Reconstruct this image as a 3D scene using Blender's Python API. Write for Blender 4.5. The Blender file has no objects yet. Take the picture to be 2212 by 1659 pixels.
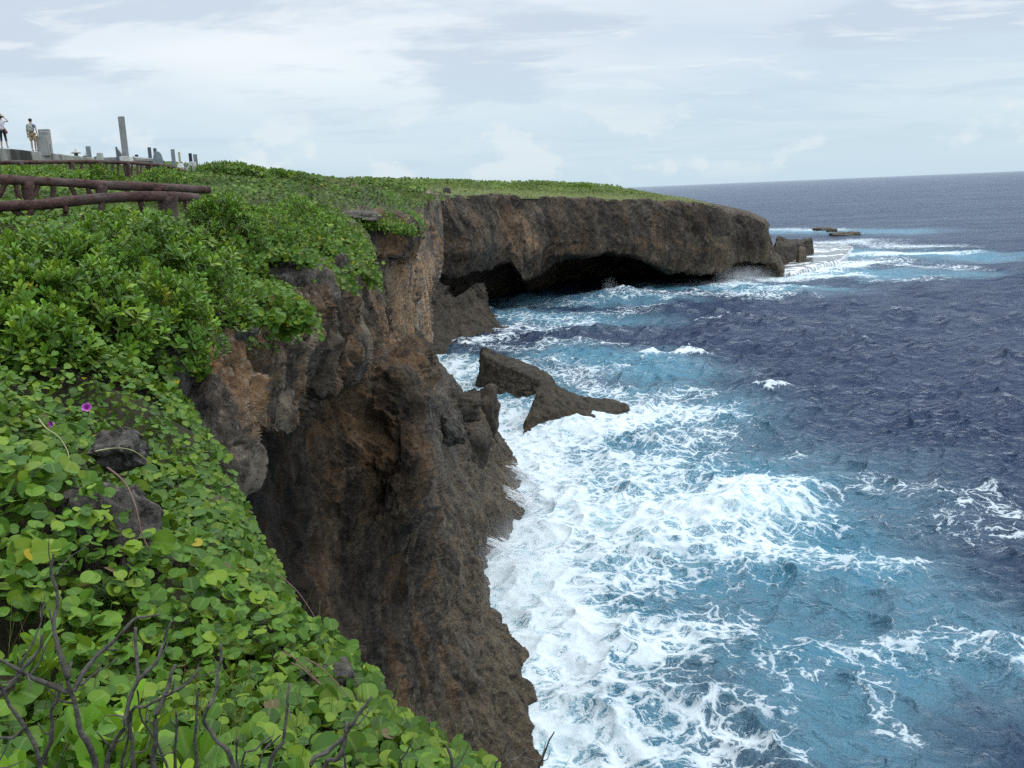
import bpy, bmesh, math, random
import numpy as np
from mathutils import Vector, Matrix

random.seed(7)
RNG = np.random.default_rng(11)
SC = bpy.context.scene
COL = SC.collection

# ------------------------------------------------------------------ camera
EYE = 28.0                                   # eye height above the sea, metres
FPX, IW, IH = 2050.0, 2212.0, 1659.0         # focal length and frame in survey pixels
PITCH, ROLL = math.atan(415.1 / FPX), math.radians(-2.38)


def _rx(a):
    return np.array([[1, 0, 0], [0, math.cos(a), -math.sin(a)], [0, math.sin(a), math.cos(a)]])


def _rz(a):
    return np.array([[math.cos(a), -math.sin(a), 0], [math.sin(a), math.cos(a), 0], [0, 0, 1]])


CR = _rx(math.pi / 2 - PITCH) @ _rz(ROLL)
cam_d = bpy.data.cameras.new("camera")
cam_d.sensor_width = 36.0
cam_d.lens = 36.0 * FPX / IW
cam_d.clip_start, cam_d.clip_end = 0.05, 200000.0
cam = bpy.data.objects.new("camera", cam_d)
COL.objects.link(cam)
_m = Matrix([[*CR[0], 0], [*CR[1], 0], [*CR[2], EYE], [0, 0, 0, 1]])
cam.matrix_world = _m
SC.camera = cam

# ------------------------------------------------------------------ world, sun, exposure
SUN_EL, SUN_AZ = math.radians(67), math.radians(62)     # azimuth clockwise from +Y
world = bpy.data.worlds.new("World")
SC.world = world
world.use_nodes = True
SKY_S = 0.1


def build_world():
    nt = world.node_tree
    nt.nodes.clear()
    N, L = nt.nodes.new, nt.links.new
    out = N("ShaderNodeOutputWorld")
    bg = N("ShaderNodeBackground")
    bg.inputs["Strength"].default_value = SKY_S
    L(bg.outputs[0], out.inputs[0])
    sky = N("ShaderNodeTexSky")
    sky.sky_type = 'NISHITA'
    sky.sun_disc = False
    sky.sun_elevation = SUN_EL
    sky.sun_rotation = SUN_AZ
    tc = N("ShaderNodeTexCoord")
    sep = N("ShaderNodeSeparateXYZ")
    L(tc.outputs["Generated"], sep.inputs[0])

    def math_(op, a, b=None, clamp=False):
        n = N("ShaderNodeMath")
        n.operation = op
        n.use_clamp = clamp
        for i, v in enumerate((a, b)):
            if v is None:
                continue
            if isinstance(v, (int, float)):
                n.inputs[i].default_value = v
            else:
                L(v, n.inputs[i])
        return n.outputs[0]

    def ramp(fac, stops):
        r = N("ShaderNodeValToRGB")
        r.color_ramp.interpolation = 'EASE'
        while len(r.color_ramp.elements) < len(stops):
            r.color_ramp.elements.new(0.5)
        for e, (p, c) in zip(r.color_ramp.elements, stops):
            e.position = p
            e.color = (*c, 1) if len(c) == 3 else c
        L(fac, r.inputs[0])
        return r.outputs[0]

    def mix(f, a, b, typ='MIX'):
        n = N("ShaderNodeMix")
        n.data_type = 'RGBA'
        n.blend_type = typ
        if isinstance(f, (int, float)):
            n.inputs["Factor"].default_value = f
        else:
            L(f, n.inputs["Factor"])
        for k, v in (("A", a), ("B", b)):
            s = [i for i in n.inputs if i.name == k and i.type == 'RGBA'][0]
            if isinstance(v, tuple):
                s.default_value = (*v, 1)
            else:
                L(v, s)
        return [o for o in n.outputs if o.type == 'RGBA'][0]

    zc = math_('MAXIMUM', sep.outputs[2], 0.0)
    den = math_('ADD', zc, 0.075)
    u = math_('DIVIDE', sep.outputs[0], den)
    v = math_('DIVIDE', sep.outputs[1], den)
    comb = N("ShaderNodeCombineXYZ")
    L(u, comb.inputs[0])
    L(v, comb.inputs[1])

    def noise(scale, detail, rough, loc=(0, 0, 0), sc=(1, 1, 1), rot=0.0, dist=0.0):
        mp = N("ShaderNodeMapping")
        mp.inputs["Location"].default_value = loc
        mp.inputs["Scale"].default_value = sc
        mp.inputs["Rotation"].default_value = (0, 0, rot)
        L(comb.outputs[0], mp.inputs[0])
        n = N("ShaderNodeTexNoise")
        n.inputs["Scale"].default_value = scale
        n.inputs["Detail"].default_value = detail
        n.inputs["Roughness"].default_value = rough
        n.inputs["Distortion"].default_value = dist
        L(mp.outputs[0], n.inputs[0])
        return n.outputs[0]

    big = noise(0.30, 5, 0.5, (3.1, 1.3, 0), (1.0, 0.8, 1), 0.5, 0.4)
    mid = noise(0.75, 8, 0.58, (9.2, 4.7, 0), (0.75, 0.9, 1), 0.35, 0.6)
    fine = noise(2.2, 9, 0.6, (1.7, 8.8, 0), (0.7, 1.0, 1), 0.2, 0.5)
    # linear radiances the high cloud sheet gives off (divided by the background strength)
    k = 1.0 / SKY_S
    c_white = (0.93 * k, 0.99 * k, 1.03 * k)
    c_grey = (0.66 * k, 0.77 * k, 0.89 * k)
    sheet = mix(ramp(big, [(0.36, (0, 0, 0)), (0.60, (1, 1, 1))]), c_grey, c_white)
    rag = math_('MULTIPLY', ramp(mid, [(0.49, (0, 0, 0)), (0.60, (1, 1, 1))]), 0.85)
    sheet = mix(rag, sheet, (0.61 * k, 0.71 * k, 0.83 * k))
    sheet = mix(math_('MULTIPLY', ramp(fine, [(0.52, (0, 0, 0)), (0.66, (1, 1, 1))]), 0.6),
                sheet, (0.92 * k, 0.97 * k, 1.0 * k))
    # clear, hazy gap near the horizon
    hz = ramp(sep.outputs[2], [(0.0, (1, 1, 1)), (0.05, (0.75, 0.75, 0.75)), (0.15, (0.0, 0.0, 0.0))])
    sheet = mix(hz, sheet, (0.60 * k, 0.77 * k, 0.88 * k))
    # cumulus heads standing on the horizon (noise on the sphere itself)
    mp = N("ShaderNodeMapping")
    mp.inputs["Scale"].default_value = (1, 1, 1.7)
    mp.inputs["Location"].default_value = (0.4, 0.0, 0.2)
    L(tc.outputs["Generated"], mp.inputs[0])
    cn = N("ShaderNodeTexNoise")
    cn.inputs["Scale"].default_value = 11
    cn.inputs["Detail"].default_value = 7
    cn.inputs["Roughness"].default_value = 0.55
    L(mp.outputs[0], cn.inputs[0])
    cum = ramp(cn.outputs[0], [(0.52, (0, 0, 0)), (0.60, (1, 1, 1))])
    band = ramp(sep.outputs[2], [(0.0, (0, 0, 0)), (0.02, (0.6, 0.6, 0.6)), (0.06, (0.6, 0.6, 0.6)), (0.10, (0, 0, 0))])
    sheet = mix(math_('MULTIPLY', math_('MULTIPLY', cum, 0.75), band), sheet, (0.88 * k, 0.93 * k, 0.95 * k))
    # an overcast sky is several times brighter overhead than at the horizon
    lift = math_('ADD', 1.0, math_('MULTIPLY', ramp(sep.outputs[2], [(0.2, (0, 0, 0)), (0.8, (1, 1, 1))]), OVERHEAD))
    vm = N("ShaderNodeVectorMath")
    vm.operation = 'SCALE'
    L(sheet, vm.inputs[0])
    L(lift, vm.inputs["Scale"])
    veil = mix(0.92, sky.outputs[0], vm.outputs[0])
    L(veil, bg.inputs["Color"])


OVERHEAD = 1.5
build_world()
sun_d = bpy.data.lights.new("sun", 'SUN')
sun_d.energy = 1.25
sun_d.angle = math.radians(14)
sun_d.color = (1.0, 0.96, 0.9)
sun = bpy.data.objects.new("sun", sun_d)
COL.objects.link(sun)
sv = Vector((math.sin(SUN_AZ) * math.cos(SUN_EL), math.cos(SUN_AZ) * math.cos(SUN_EL), math.sin(SUN_EL)))
sun.rotation_euler = sv.to_track_quat('Z', 'Y').to_euler()
SC.view_settings.view_transform = 'Standard'
SC.view_settings.look = 'None'
SC.view_settings.exposure = 0.0
SC.view_settings.gamma = 1.0
SC.cycles.max_bounces = 5
SC.cycles.transparent_max_bounces = 8
SC.cycles.volume_bounces = 1
SC.cycles.use_denoising = False

# ------------------------------------------------------------------ survey helpers: a sighting (pixel + distance north) to a point


def ray(px, py):
    v = CR @ np.array([(px - IW / 2) / FPX, -(py - IH / 2) / FPX, -1.0])
    return v / v[1]


def P(px, py, d):
    return np.array([0, 0, EYE]) + ray(px, py) * d


def S(px, py, z=0.0):
    v = ray(px, py)
    return np.array([0, 0, EYE]) + v * ((z - EYE) / v[2])


# ------------------------------------------------------------------ numpy noise
def _hash(ix, iy, iz, seed=0):
    h = (ix.astype(np.int64) * 374761393 + iy.astype(np.int64) * 668265263 + iz.astype(np.int64) * 2147483647 + seed * 974711) & 0xFFFFFFFF
    h = ((h ^ (h >> 13)) * 1274126177) & 0xFFFFFFFF
    h = ((h ^ (h >> 16)) * 2246822519) & 0xFFFFFFFF
    return ((h ^ (h >> 15)) & 0xFFFFFF) / float(0xFFFFFF)


def vnoise(p, seed=0):
    """value noise in -1..1 of points (n,3)"""
    p = np.asarray(p, float)
    i = np.floor(p).astype(np.int64)
    f = p - i
    f = f * f * f * (f * (f * 6 - 15) + 10)
    r = 0
    for dx in (0, 1):
        wx = f[:, 0] if dx else 1 - f[:, 0]
        for dy in (0, 1):
            wy = f[:, 1] if dy else 1 - f[:, 1]
            for dz in (0, 1):
                wz = f[:, 2] if dz else 1 - f[:, 2]
                r = r + wx * wy * wz * _hash(i[:, 0] + dx, i[:, 1] + dy, i[:, 2] + dz, seed)
    return r * 2 - 1


def fbm(p, octaves=4, seed=0, gain=0.5):
    p = np.asarray(p, float)
    a, r, t = 1.0, 0, 0
    for o in range(octaves):
        r = r + a * vnoise(p * 2 ** o + 17.3 * o, seed + o)
        t += a
        a *= gain
    return r / t


def worley(p, seed=0):
    """distances to the nearest and second feature point, and a random value of the nearest cell"""
    p = np.asarray(p, float)
    i = np.floor(p).astype(np.int64)
    f = p - i
    best = np.full(len(p), 9.0)
    second = np.full(len(p), 9.0)
    cell = np.zeros(len(p))
    for dx in (-1, 0, 1):
        for dy in (-1, 0, 1):
            for dz in (-1, 0, 1):
                c = (i[:, 0] + dx, i[:, 1] + dy, i[:, 2] + dz)
                h = _hash(*c, seed)
                d = np.sqrt((dx + h - f[:, 0]) ** 2 + (dy + _hash(*c, seed + 1) - f[:, 1]) ** 2 + (dz + _hash(*c, seed + 2) - f[:, 2]) ** 2)
                m = d < best
                second = np.where(m, best, np.minimum(second, d))
                best = np.where(m, d, best)
                cell = np.where(m, (h * 7.31) % 1.0, cell)
    return best, second, cell


def sstep(a, b, x):
    t = np.clip((x - a) / (b - a), 0, 1)
    return t * t * (3 - 2 * t)


# ------------------------------------------------------------------ mesh helpers
def tag(o, label=None, cat=None, group=None, kind=None):
    if label:
        o["label"] = label
    if cat:
        o["category"] = cat
    if group:
        o["group"] = group
    if kind:
        o["kind"] = kind
    return o


def link(name, me, mat=None, parent=None):
    o = bpy.data.objects.new(name, me)
    COL.objects.link(o)
    if mat is not None:
        me.materials.append(mat)
    if parent is not None:
        o.parent = parent
        o.matrix_parent_inverse = parent.matrix_world.inverted()
    return o


def empty(name, loc, label, cat, group=None, rz=0.0):
    o = bpy.data.objects.new(name, None)
    o.empty_display_size = 0.3
    o.location = loc
    o.rotation_euler = (0, 0, rz)
    COL.objects.link(o)
    o.matrix_world = Matrix.Translation(Vector(loc)) @ Matrix.Rotation(rz, 4, 'Z')
    return tag(o, label, cat, group)


def fast_mesh(name, verts, faces, smooth=True, attrs=None):
    """verts (n,3); faces (m,k) int array with a constant k"""
    me = bpy.data.meshes.new(name)
    verts = np.ascontiguousarray(verts, np.float32)
    faces = np.ascontiguousarray(faces, np.int32)
    m, k = faces.shape
    me.vertices.add(len(verts))
    me.vertices.foreach_set("co", verts.ravel())
    me.loops.add(m * k)
    me.loops.foreach_set("vertex_index", faces.ravel())
    me.polygons.add(m)
    me.polygons.foreach_set("loop_start", np.arange(0, m * k, k, dtype=np.int32))
    try:
        me.polygons.foreach_set("loop_total", np.full(m, k, np.int32))
    except Exception:
        pass
    me.polygons.foreach_set("use_smooth", np.full(m, smooth, bool))
    for n, a in (attrs or {}).items():
        a = np.asarray(a, np.float32)
        if a.ndim == 1:
            at = me.attributes.new(n, 'FLOAT', 'POINT')
            at.data.foreach_set("value", np.ascontiguousarray(a))
        else:
            at = me.attributes.new(n, 'FLOAT_COLOR', 'POINT')
            at.data.foreach_set("color", np.ascontiguousarray(a).ravel())
    me.update(calc_edges=True)
    return me


def grid_faces(nr, nc):
    i = np.arange(nr - 1)[:, None] * nc + np.arange(nc - 1)[None, :]
    return np.stack([i, i + 1, i + nc + 1, i + nc], -1).reshape(-1, 4)


class MB:
    """small mesh builder"""

    def __init__(self):
        self.v, self.f = [], []

    def add(self, vs, fs):
        b = len(self.v)
        self.v += [tuple(map(float, q)) for q in vs]
        self.f += [tuple(b + i for i in f) for f in fs]

    def box(self, c, s, rz=0.0, taper=1.0, shift=(0, 0)):
        """c is the middle of the base"""
        pts = []
        ca, sa = math.cos(rz), math.sin(rz)
        for z, t, sh in ((0, 1, (0, 0)), (s[2], taper, shift)):
            for x, y in ((-1, -1), (1, -1), (1, 1), (-1, 1)):
                X, Y = x * s[0] / 2 * t + sh[0], y * s[1] / 2 * t + sh[1]
                pts.append((c[0] + X * ca - Y * sa, c[1] + X * sa + Y * ca, c[2] + z))
        self.add(pts, [(3, 2, 1, 0), (4, 5, 6, 7), (0, 1, 5, 4), (1, 2, 6, 5), (2, 3, 7, 6), (3, 0, 4, 7)])

    def prism(self, outline, y0, y1, c, rz=0.0):
        """outline in x,z; extruded along y"""
        ca, sa = math.cos(rz), math.sin(rz)
        n = len(outline)
        pts = []
        for y in (y0, y1):
            for x, z in outline:
                pts.append((c[0] + x * ca - y * sa, c[1] + x * sa + y * ca, c[2] + z))
        fs = [tuple(range(n)), tuple(range(2 * n - 1, n - 1, -1))]
        for i in range(n):
            j = (i + 1) % n
            fs.append((j, i, n + i, n + j))
        self.add(pts, fs)

    def tube(self, path, radii, sides=8, wob=0.0, seed=0, cap=True):
        path = [np.asarray(q, float) for q in path]
        if not hasattr(radii, '__len__'):
            radii = [radii] * len(path)
        rr = random.Random(seed)
        vs, fs = [], []
        ref = np.array([0.13, 0.21, 0.97])
        for i, q in enumerate(path):
            t = path[min(i + 1, len(path) - 1)] - path[max(i - 1, 0)]
            t /= (np.linalg.norm(t) + 1e-9)
            a = np.cross(t, ref)
            if np.linalg.norm(a) < 0.1:
                a = np.cross(t, [1, 0, 0])
            a /= np.linalg.norm(a)
            b = np.cross(t, a)
            for k in range(sides):
                w = 2 * math.pi * k / sides
                r = radii[i] * (1 + wob * (rr.random() * 2 - 1))
                vs.append(q + (a * math.cos(w) + b * math.sin(w)) * r)
        for i in range(len(path) - 1):
            for k in range(sides):
                k2 = (k + 1) % sides
                fs.append((i * sides + k, i * sides + k2, (i + 1) * sides + k2, (i + 1) * sides + k))
        if cap:
            fs.append(tuple(range(sides))[::-1])
            fs.append(tuple((len(path) - 1) * sides + k for k in range(sides)))
        self.add(vs, fs)

    def lathe(self, c, prof, sides=12, square=False):
        vs, fs = [], []
        off = math.pi / 4 if square else 0
        for r, z in prof:
            for k in range(sides):
                w = 2 * math.pi * k / sides + off
                vs.append((c[0] + r * math.cos(w), c[1] + r * math.sin(w), c[2] + z))
        for i in range(len(prof) - 1):
            for k in range(sides):
                k2 = (k + 1) % sides
                fs.append((i * sides + k, i * sides + k2, (i + 1) * sides + k2, (i + 1) * sides + k))
        fs.append(tuple(range(sides))[::-1])
        fs.append(tuple((len(prof) - 1) * sides + k for k in range(sides)))
        self.add(vs, fs)

    def build(self, name, mat, parent=None, smooth=False, bevel=0.0, origin=None):
        me = bpy.data.meshes.new(name)
        off = Vector(origin) if origin is not None else Vector((0, 0, 0))
        me.from_pydata([Vector(q) - off for q in self.v], [], self.f)
        me.polygons.foreach_set("use_smooth", [smooth] * len(me.polygons))
        me.update()
        o = bpy.data.objects.new(name, me)
        COL.objects.link(o)
        me.materials.append(mat)
        o.location = off
        if parent is not None:
            o.parent = parent
            o.matrix_parent_inverse = parent.matrix_world.inverted()
        if bevel:
            bv = o.modifiers.new("bevel", 'BEVEL')
            bv.width = bevel
            bv.segments = 2
            bv.limit_method = 'ANGLE'
        return o


def smooth_path(pts, n):
    pts = np.asarray(pts, float)
    if len(pts) < 3:
        t = np.linspace(0, 1, n)[:, None]
        return pts[0] * (1 - t) + pts[-1] * t
    d = np.r_[0, np.cumsum(np.linalg.norm(np.diff(pts, axis=0), axis=1) + 1e-6)]
    out = []
    for s in np.linspace(0, d[-1], n):
        i = min(max(np.searchsorted(d, s) - 1, 0), len(pts) - 2)
        t = (s - d[i]) / (d[i + 1] - d[i])
        p0, p1, p2, p3 = pts[max(i - 1, 0)], pts[i], pts[i + 1], pts[min(i + 2, len(pts) - 1)]
        out.append(0.5 * (2 * p1 + (p2 - p0) * t + (2 * p0 - 5 * p1 + 4 * p2 - p3) * t * t + (3 * p1 - p0 - 3 * p2 + p3) * t ** 3))
    return np.array(out)


# ------------------------------------------------------------------ materials
class NT:
    def __init__(self, name):
        self.m = bpy.data.materials.new(name)
        self.m.use_nodes = True
        self.t = self.m.node_tree
        self.t.nodes.clear()
        self.out = self.n("ShaderNodeOutputMaterial")
        self.pos = self.n("ShaderNodeNewGeometry").outputs["Position"]

    def n(self, t):
        return self.t.nodes.new(t)

    def L(self, a, b):
        self.t.links.new(a, b)

    def put(self, sock, v):
        if isinstance(v, (int, float)):
            sock.default_value = v
        elif isinstance(v, tuple):
            sock.default_value = (*v, 1) if (sock.type == 'RGBA' and len(v) == 3) else v
        else:
            self.L(v, sock)

    def math(self, op, a, b=None, c=None, clamp=False):
        n = self.n("ShaderNodeMath")
        n.operation = op
        n.use_clamp = clamp
        for i, v in enumerate((a, b, c)):
            if v is not None:
                self.put(n.inputs[i], v)
        return n.outputs[0]

    def mix(self, f, a, b, typ='MIX'):
        n = self.n("ShaderNodeMix")
        n.data_type = 'RGBA'
        n.blend_type = typ
        self.put(n.inputs["Factor"], f)
        for k, v in (("A", a), ("B", b)):
            self.put([i for i in n.inputs if i.name == k and i.type == 'RGBA'][0], v)
        return [o for o in n.outputs if o.type == 'RGBA'][0]

    def ramp(self, f, stops, interp='LINEAR'):
        r = self.n("ShaderNodeValToRGB")
        r.color_ramp.interpolation = interp
        while len(r.color_ramp.elements) < len(stops):
            r.color_ramp.elements.new(0.5)
        for e, (p, c) in zip(r.color_ramp.elements, stops):
            e.position = p
            if isinstance(c, (int, float)):
                c = (c, c, c)
            e.color = (*c, 1)
        self.L(f, r.inputs[0])
        return r.outputs[0]

    def mapv(self, v, sc=(1, 1, 1), loc=(0, 0, 0), rot=(0, 0, 0)):
        mp = self.n("ShaderNodeMapping")
        mp.inputs["Scale"].default_value = sc
        mp.inputs["Location"].default_value = loc
        mp.inputs["Rotation"].default_value = rot
        self.L(v, mp.inputs[0])
        return mp.outputs[0]

    def noise(self, v, scale, detail=4, rough=0.55, dist=0.0, color=False):
        n = self.n("ShaderNodeTexNoise")
        n.inputs["Scale"].default_value = scale
        n.inputs["Detail"].default_value = detail
        n.inputs["Roughness"].default_value = rough
        n.inputs["Distortion"].default_value = dist
        self.L(v, n.inputs[0])
        return n.outputs[1 if color else 0]

    def voro(self, v, scale, feat='F1', out=0, rand=1.0):
        n = self.n("ShaderNodeTexVoronoi")
        n.feature = feat
        n.inputs["Scale"].default_value = scale
        n.inputs["Randomness"].default_value = rand
        self.L(v, n.inputs[0])
        return n.outputs[out]

    def attr(self, name, out="Fac"):
        a = self.n("ShaderNodeAttribute")
        a.attribute_name = name
        return a.outputs[out]

    def bump(self, h, strength=0.5, dist=0.1, normal=None):
        b = self.n("ShaderNodeBump")
        b.inputs["Strength"].default_value = strength
        b.inputs["Distance"].default_value = dist
        self.L(h, b.inputs["Height"])
        if normal is not None:
            self.L(normal, b.inputs["Normal"])
        return b.outputs[0]

    def bsdf(self, color, rough=0.7, spec=0.5, normal=None, **kw):
        p = self.n("ShaderNodeBsdfPrincipled")
        self.put(p.inputs["Base Color"], color)
        self.put(p.inputs["Roughness"], rough)
        self.put(p.inputs["Specular IOR Level"], spec)
        for k, v in kw.items():
            self.put(p.inputs[k], v)
        if normal is not None:
            self.L(normal, p.inputs["Normal"])
        return p.outputs[0]

    def done(self, sh, socket=0):
        self.L(sh, self.out.inputs[socket])
        return self.m


def mat_rock(name, scale=1.0, bump_d=0.06, warm=0.5, lighten=1.0, wl=1.0):
    t = NT(name)
    p = t.mapv(t.pos, (1 / scale,) * 3)
    zone = t.noise(p, 0.35, 6, 0.6)
    zone2 = t.noise(t.mapv(p, (1, 1, 0.6), (31, 7, 3)), 0.5, 6, 0.62, 0.6)
    streak = t.noise(t.mapv(p, (1.0, 1.0, 0.10), (5, 9, 1)), 1.1, 7, 0.62)
    fine = t.noise(p, 6.5, 9, 0.78)
    L = lighten
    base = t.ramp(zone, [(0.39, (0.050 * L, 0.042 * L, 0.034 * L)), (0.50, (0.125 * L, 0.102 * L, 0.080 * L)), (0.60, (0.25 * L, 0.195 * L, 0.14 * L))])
    warmth = t.math('MULTIPLY', t.ramp(zone2, [(0.48, 0), (0.58, 1)]), warm)
    base = t.mix(warmth, base, (0.28 * L, 0.150 * L, 0.065 * L))
    base = t.mix(t.math('MULTIPLY', t.attr("tan"), 0.8), base, t.mix(fine, (0.16, 0.085, 0.040), (0.42, 0.26, 0.14)))
    dk = t.ramp(streak, [(0.52, 0), (0.61, 0.85)])
    base = t.mix(dk, base, (0.030, 0.027, 0.026))
    base = t.mix(t.attr("grey"), base, t.mix(fine, (0.040, 0.038, 0.035), (0.175, 0.165, 0.15)))
    mid = t.noise(t.mapv(p, (1, 1, 0.75), (2, 12, 5)), 1.7, 9, 0.72, 0.3)
    base = t.mix(t.ramp(mid, [(0.34, 0.85), (0.48, 0)]), base, (0.024, 0.022, 0.019))
    base = t.mix(t.ramp(mid, [(0.52, 0), (0.66, 0.6)]), base, (0.27 * L, 0.22 * L, 0.17 * L))
    # lichen-pale flecks; dark flecks paint in the shade of pits
    base = t.mix(t.ramp(fine, [(0.54, 0), (0.66, 0.7)]), base, (0.42 * L, 0.37 * L, 0.30 * L))
    base = t.mix(t.ramp(fine, [(0.37, 0.9), (0.47, 0)]), base, (0.020, 0.019, 0.017))
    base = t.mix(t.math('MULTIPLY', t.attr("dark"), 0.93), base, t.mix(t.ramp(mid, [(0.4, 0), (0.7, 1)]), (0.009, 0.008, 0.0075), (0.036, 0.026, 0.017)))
    # algae and wet rock close above the sea
    sep = t.n("ShaderNodeSeparateXYZ")
    t.L(t.pos, sep.inputs[0])
    zz = t.math('ADD', sep.outputs[2], t.math('MULTIPLY', zone, -4.0))
    wet = t.ramp(t.math('DIVIDE', zz, 10.0, clamp=True), [(0.0, 1), (0.35, 0.75), (1.0, 0.0)])
    wetcol = t.mix(t.ramp(mid, [(0.38, 0), (0.60, 1)]), (0.014 * wl, 0.0115 * wl, 0.0085 * wl), (0.128 * wl, 0.098 * wl, 0.060 * wl))
    wetcol = t.mix(t.ramp(fine, [(0.38, 0.8), (0.48, 0)]), wetcol, (0.012, 0.010, 0.008))
    wetcol = t.mix(t.ramp(fine, [(0.55, 0), (0.68, 0.6)]), wetcol, (0.17 * wl, 0.145 * wl, 0.105 * wl))
    base = t.mix(t.math('MULTIPLY', wet, 0.8), base, wetcol)
    h = t.math('ADD', t.math('MULTIPLY', t.noise(p, 3.0, 10, 0.72), 1.0),
               t.math('MULTIPLY', t.voro(t.mapv(p, (1, 1, 0.8)), 4.0), 0.35))
    h2 = t.math('ADD', t.math('ADD', h, t.math('MULTIPLY', streak, 0.15)), t.math('MULTIPLY', mid, 1.2))
    nrm = t.bump(h2, 1.0, bump_d * scale)
    rough = t.math('SUBTRACT', 0.9, t.math('MULTIPLY', wet, 0.35))
    return t.done(t.bsdf(base, rough, 0.14, nrm))


def mat_leaf(name, gloss=0.5, trans=0.28):
    t = NT(name)
    a = t.n("ShaderNodeAttribute")
    a.attribute_name = "tint"
    col = a.outputs["Color"]
    # pale midrib, carried by the leaf itself
    rib = t.ramp(a.outputs["Alpha"], [(0.0, 0.35), (0.07, 0.0)])
    col = t.mix(rib, col, (0.24, 0.33, 0.10))
    col = t.mix(t.math('MULTIPLY', t.noise(t.pos, 22, 3), 0.28), col, (0.03, 0.06, 0.012))
    sh = t.bsdf(col, gloss, 0.2)
    tr = t.n("ShaderNodeBsdfTranslucent")
    t.put(tr.inputs[0], t.mix(0.5, col, (0.20, 0.30, 0.02)))
    ms = t.n("ShaderNodeMixShader")
    ms.inputs[0].default_value = trans
    t.L(sh, ms.inputs[1])
    t.L(tr.outputs[0], ms.inputs[2])
    return t.done(ms.outputs[0])


def mat_ground():
    t = NT("soil_and_turf")
    n1 = t.noise(t.pos, 0.06, 6, 0.6)
    n2 = t.noise(t.pos, 1.7, 6, 0.7)
    n3 = t.noise(t.mapv(t.pos, (1, 1, 1), (50, 3, 0)), 0.25, 6, 0.65)
    turf = t.mix(t.ramp(n3, [(0.35, 0), (0.65, 1)]), (0.075, 0.105, 0.028), (0.15, 0.155, 0.05))
    turf = t.mix(t.ramp(n2, [(0.35, 0.6), (0.6, 0)]), turf, (0.035, 0.06, 0.014))
    soil = t.mix(n2, (0.014, 0.012, 0.008), (0.040, 0.032, 0.018))
    col = t.mix(t.attr("soil"), turf, soil)
    nrm = t.bump(t.noise(t.pos, 5, 6, 0.7), 0.8, 0.15)
    return t.done(t.bsdf(col, 0.9, 0.2, nrm))


def mat_concrete(name, base, stain=0.5, scale=1.0, rough=0.85):
    t = NT(name)
    n = t.noise(t.pos, 1.6 * scale, 6, 0.65)
    st = t.noise(t.mapv(t.pos, (1, 1, 0.12)), 3.0 * scale, 6, 0.6)
    c = t.mix(t.ramp(n, [(0.35, 0), (0.65, 1)]), tuple(x * 0.72 for x in base), base)
    c = t.mix(t.math('MULTIPLY', t.ramp(st, [(0.46, 0), (0.60, 1)]), stain), c, tuple(x * 0.16 for x in base))
    c = t.mix(t.math('MULTIPLY', t.ramp(t.noise(t.mapv(t.pos, (1, 1, .3), (8, 2, 0)), 2.2 * scale, 6, .7), [(0.56, 0), (0.66, 1)]), stain), c, tuple(min(1, x * 1.6) for x in base))
    return t.done(t.bsdf(c, rough, 0.3, t.bump(t.noise(t.pos, 25 * scale, 5, 0.7), 0.5, 0.01)))


def mat_plain(name, base, rough=0.7, var=0.3, nscale=8.0, bump=0.3, bd=0.004, spec=0.4):
    t = NT(name)
    n = t.noise(t.pos, nscale, 5, 0.65)
    c = t.mix(t.ramp(n, [(0.3, 0), (0.7, 1)]), tuple(x * (1 - var) for x in base), tuple(min(1, x * (1 + var)) for x in base))
    return t.done(t.bsdf(c, rough, spec, t.bump(n, bump, bd)))


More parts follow.
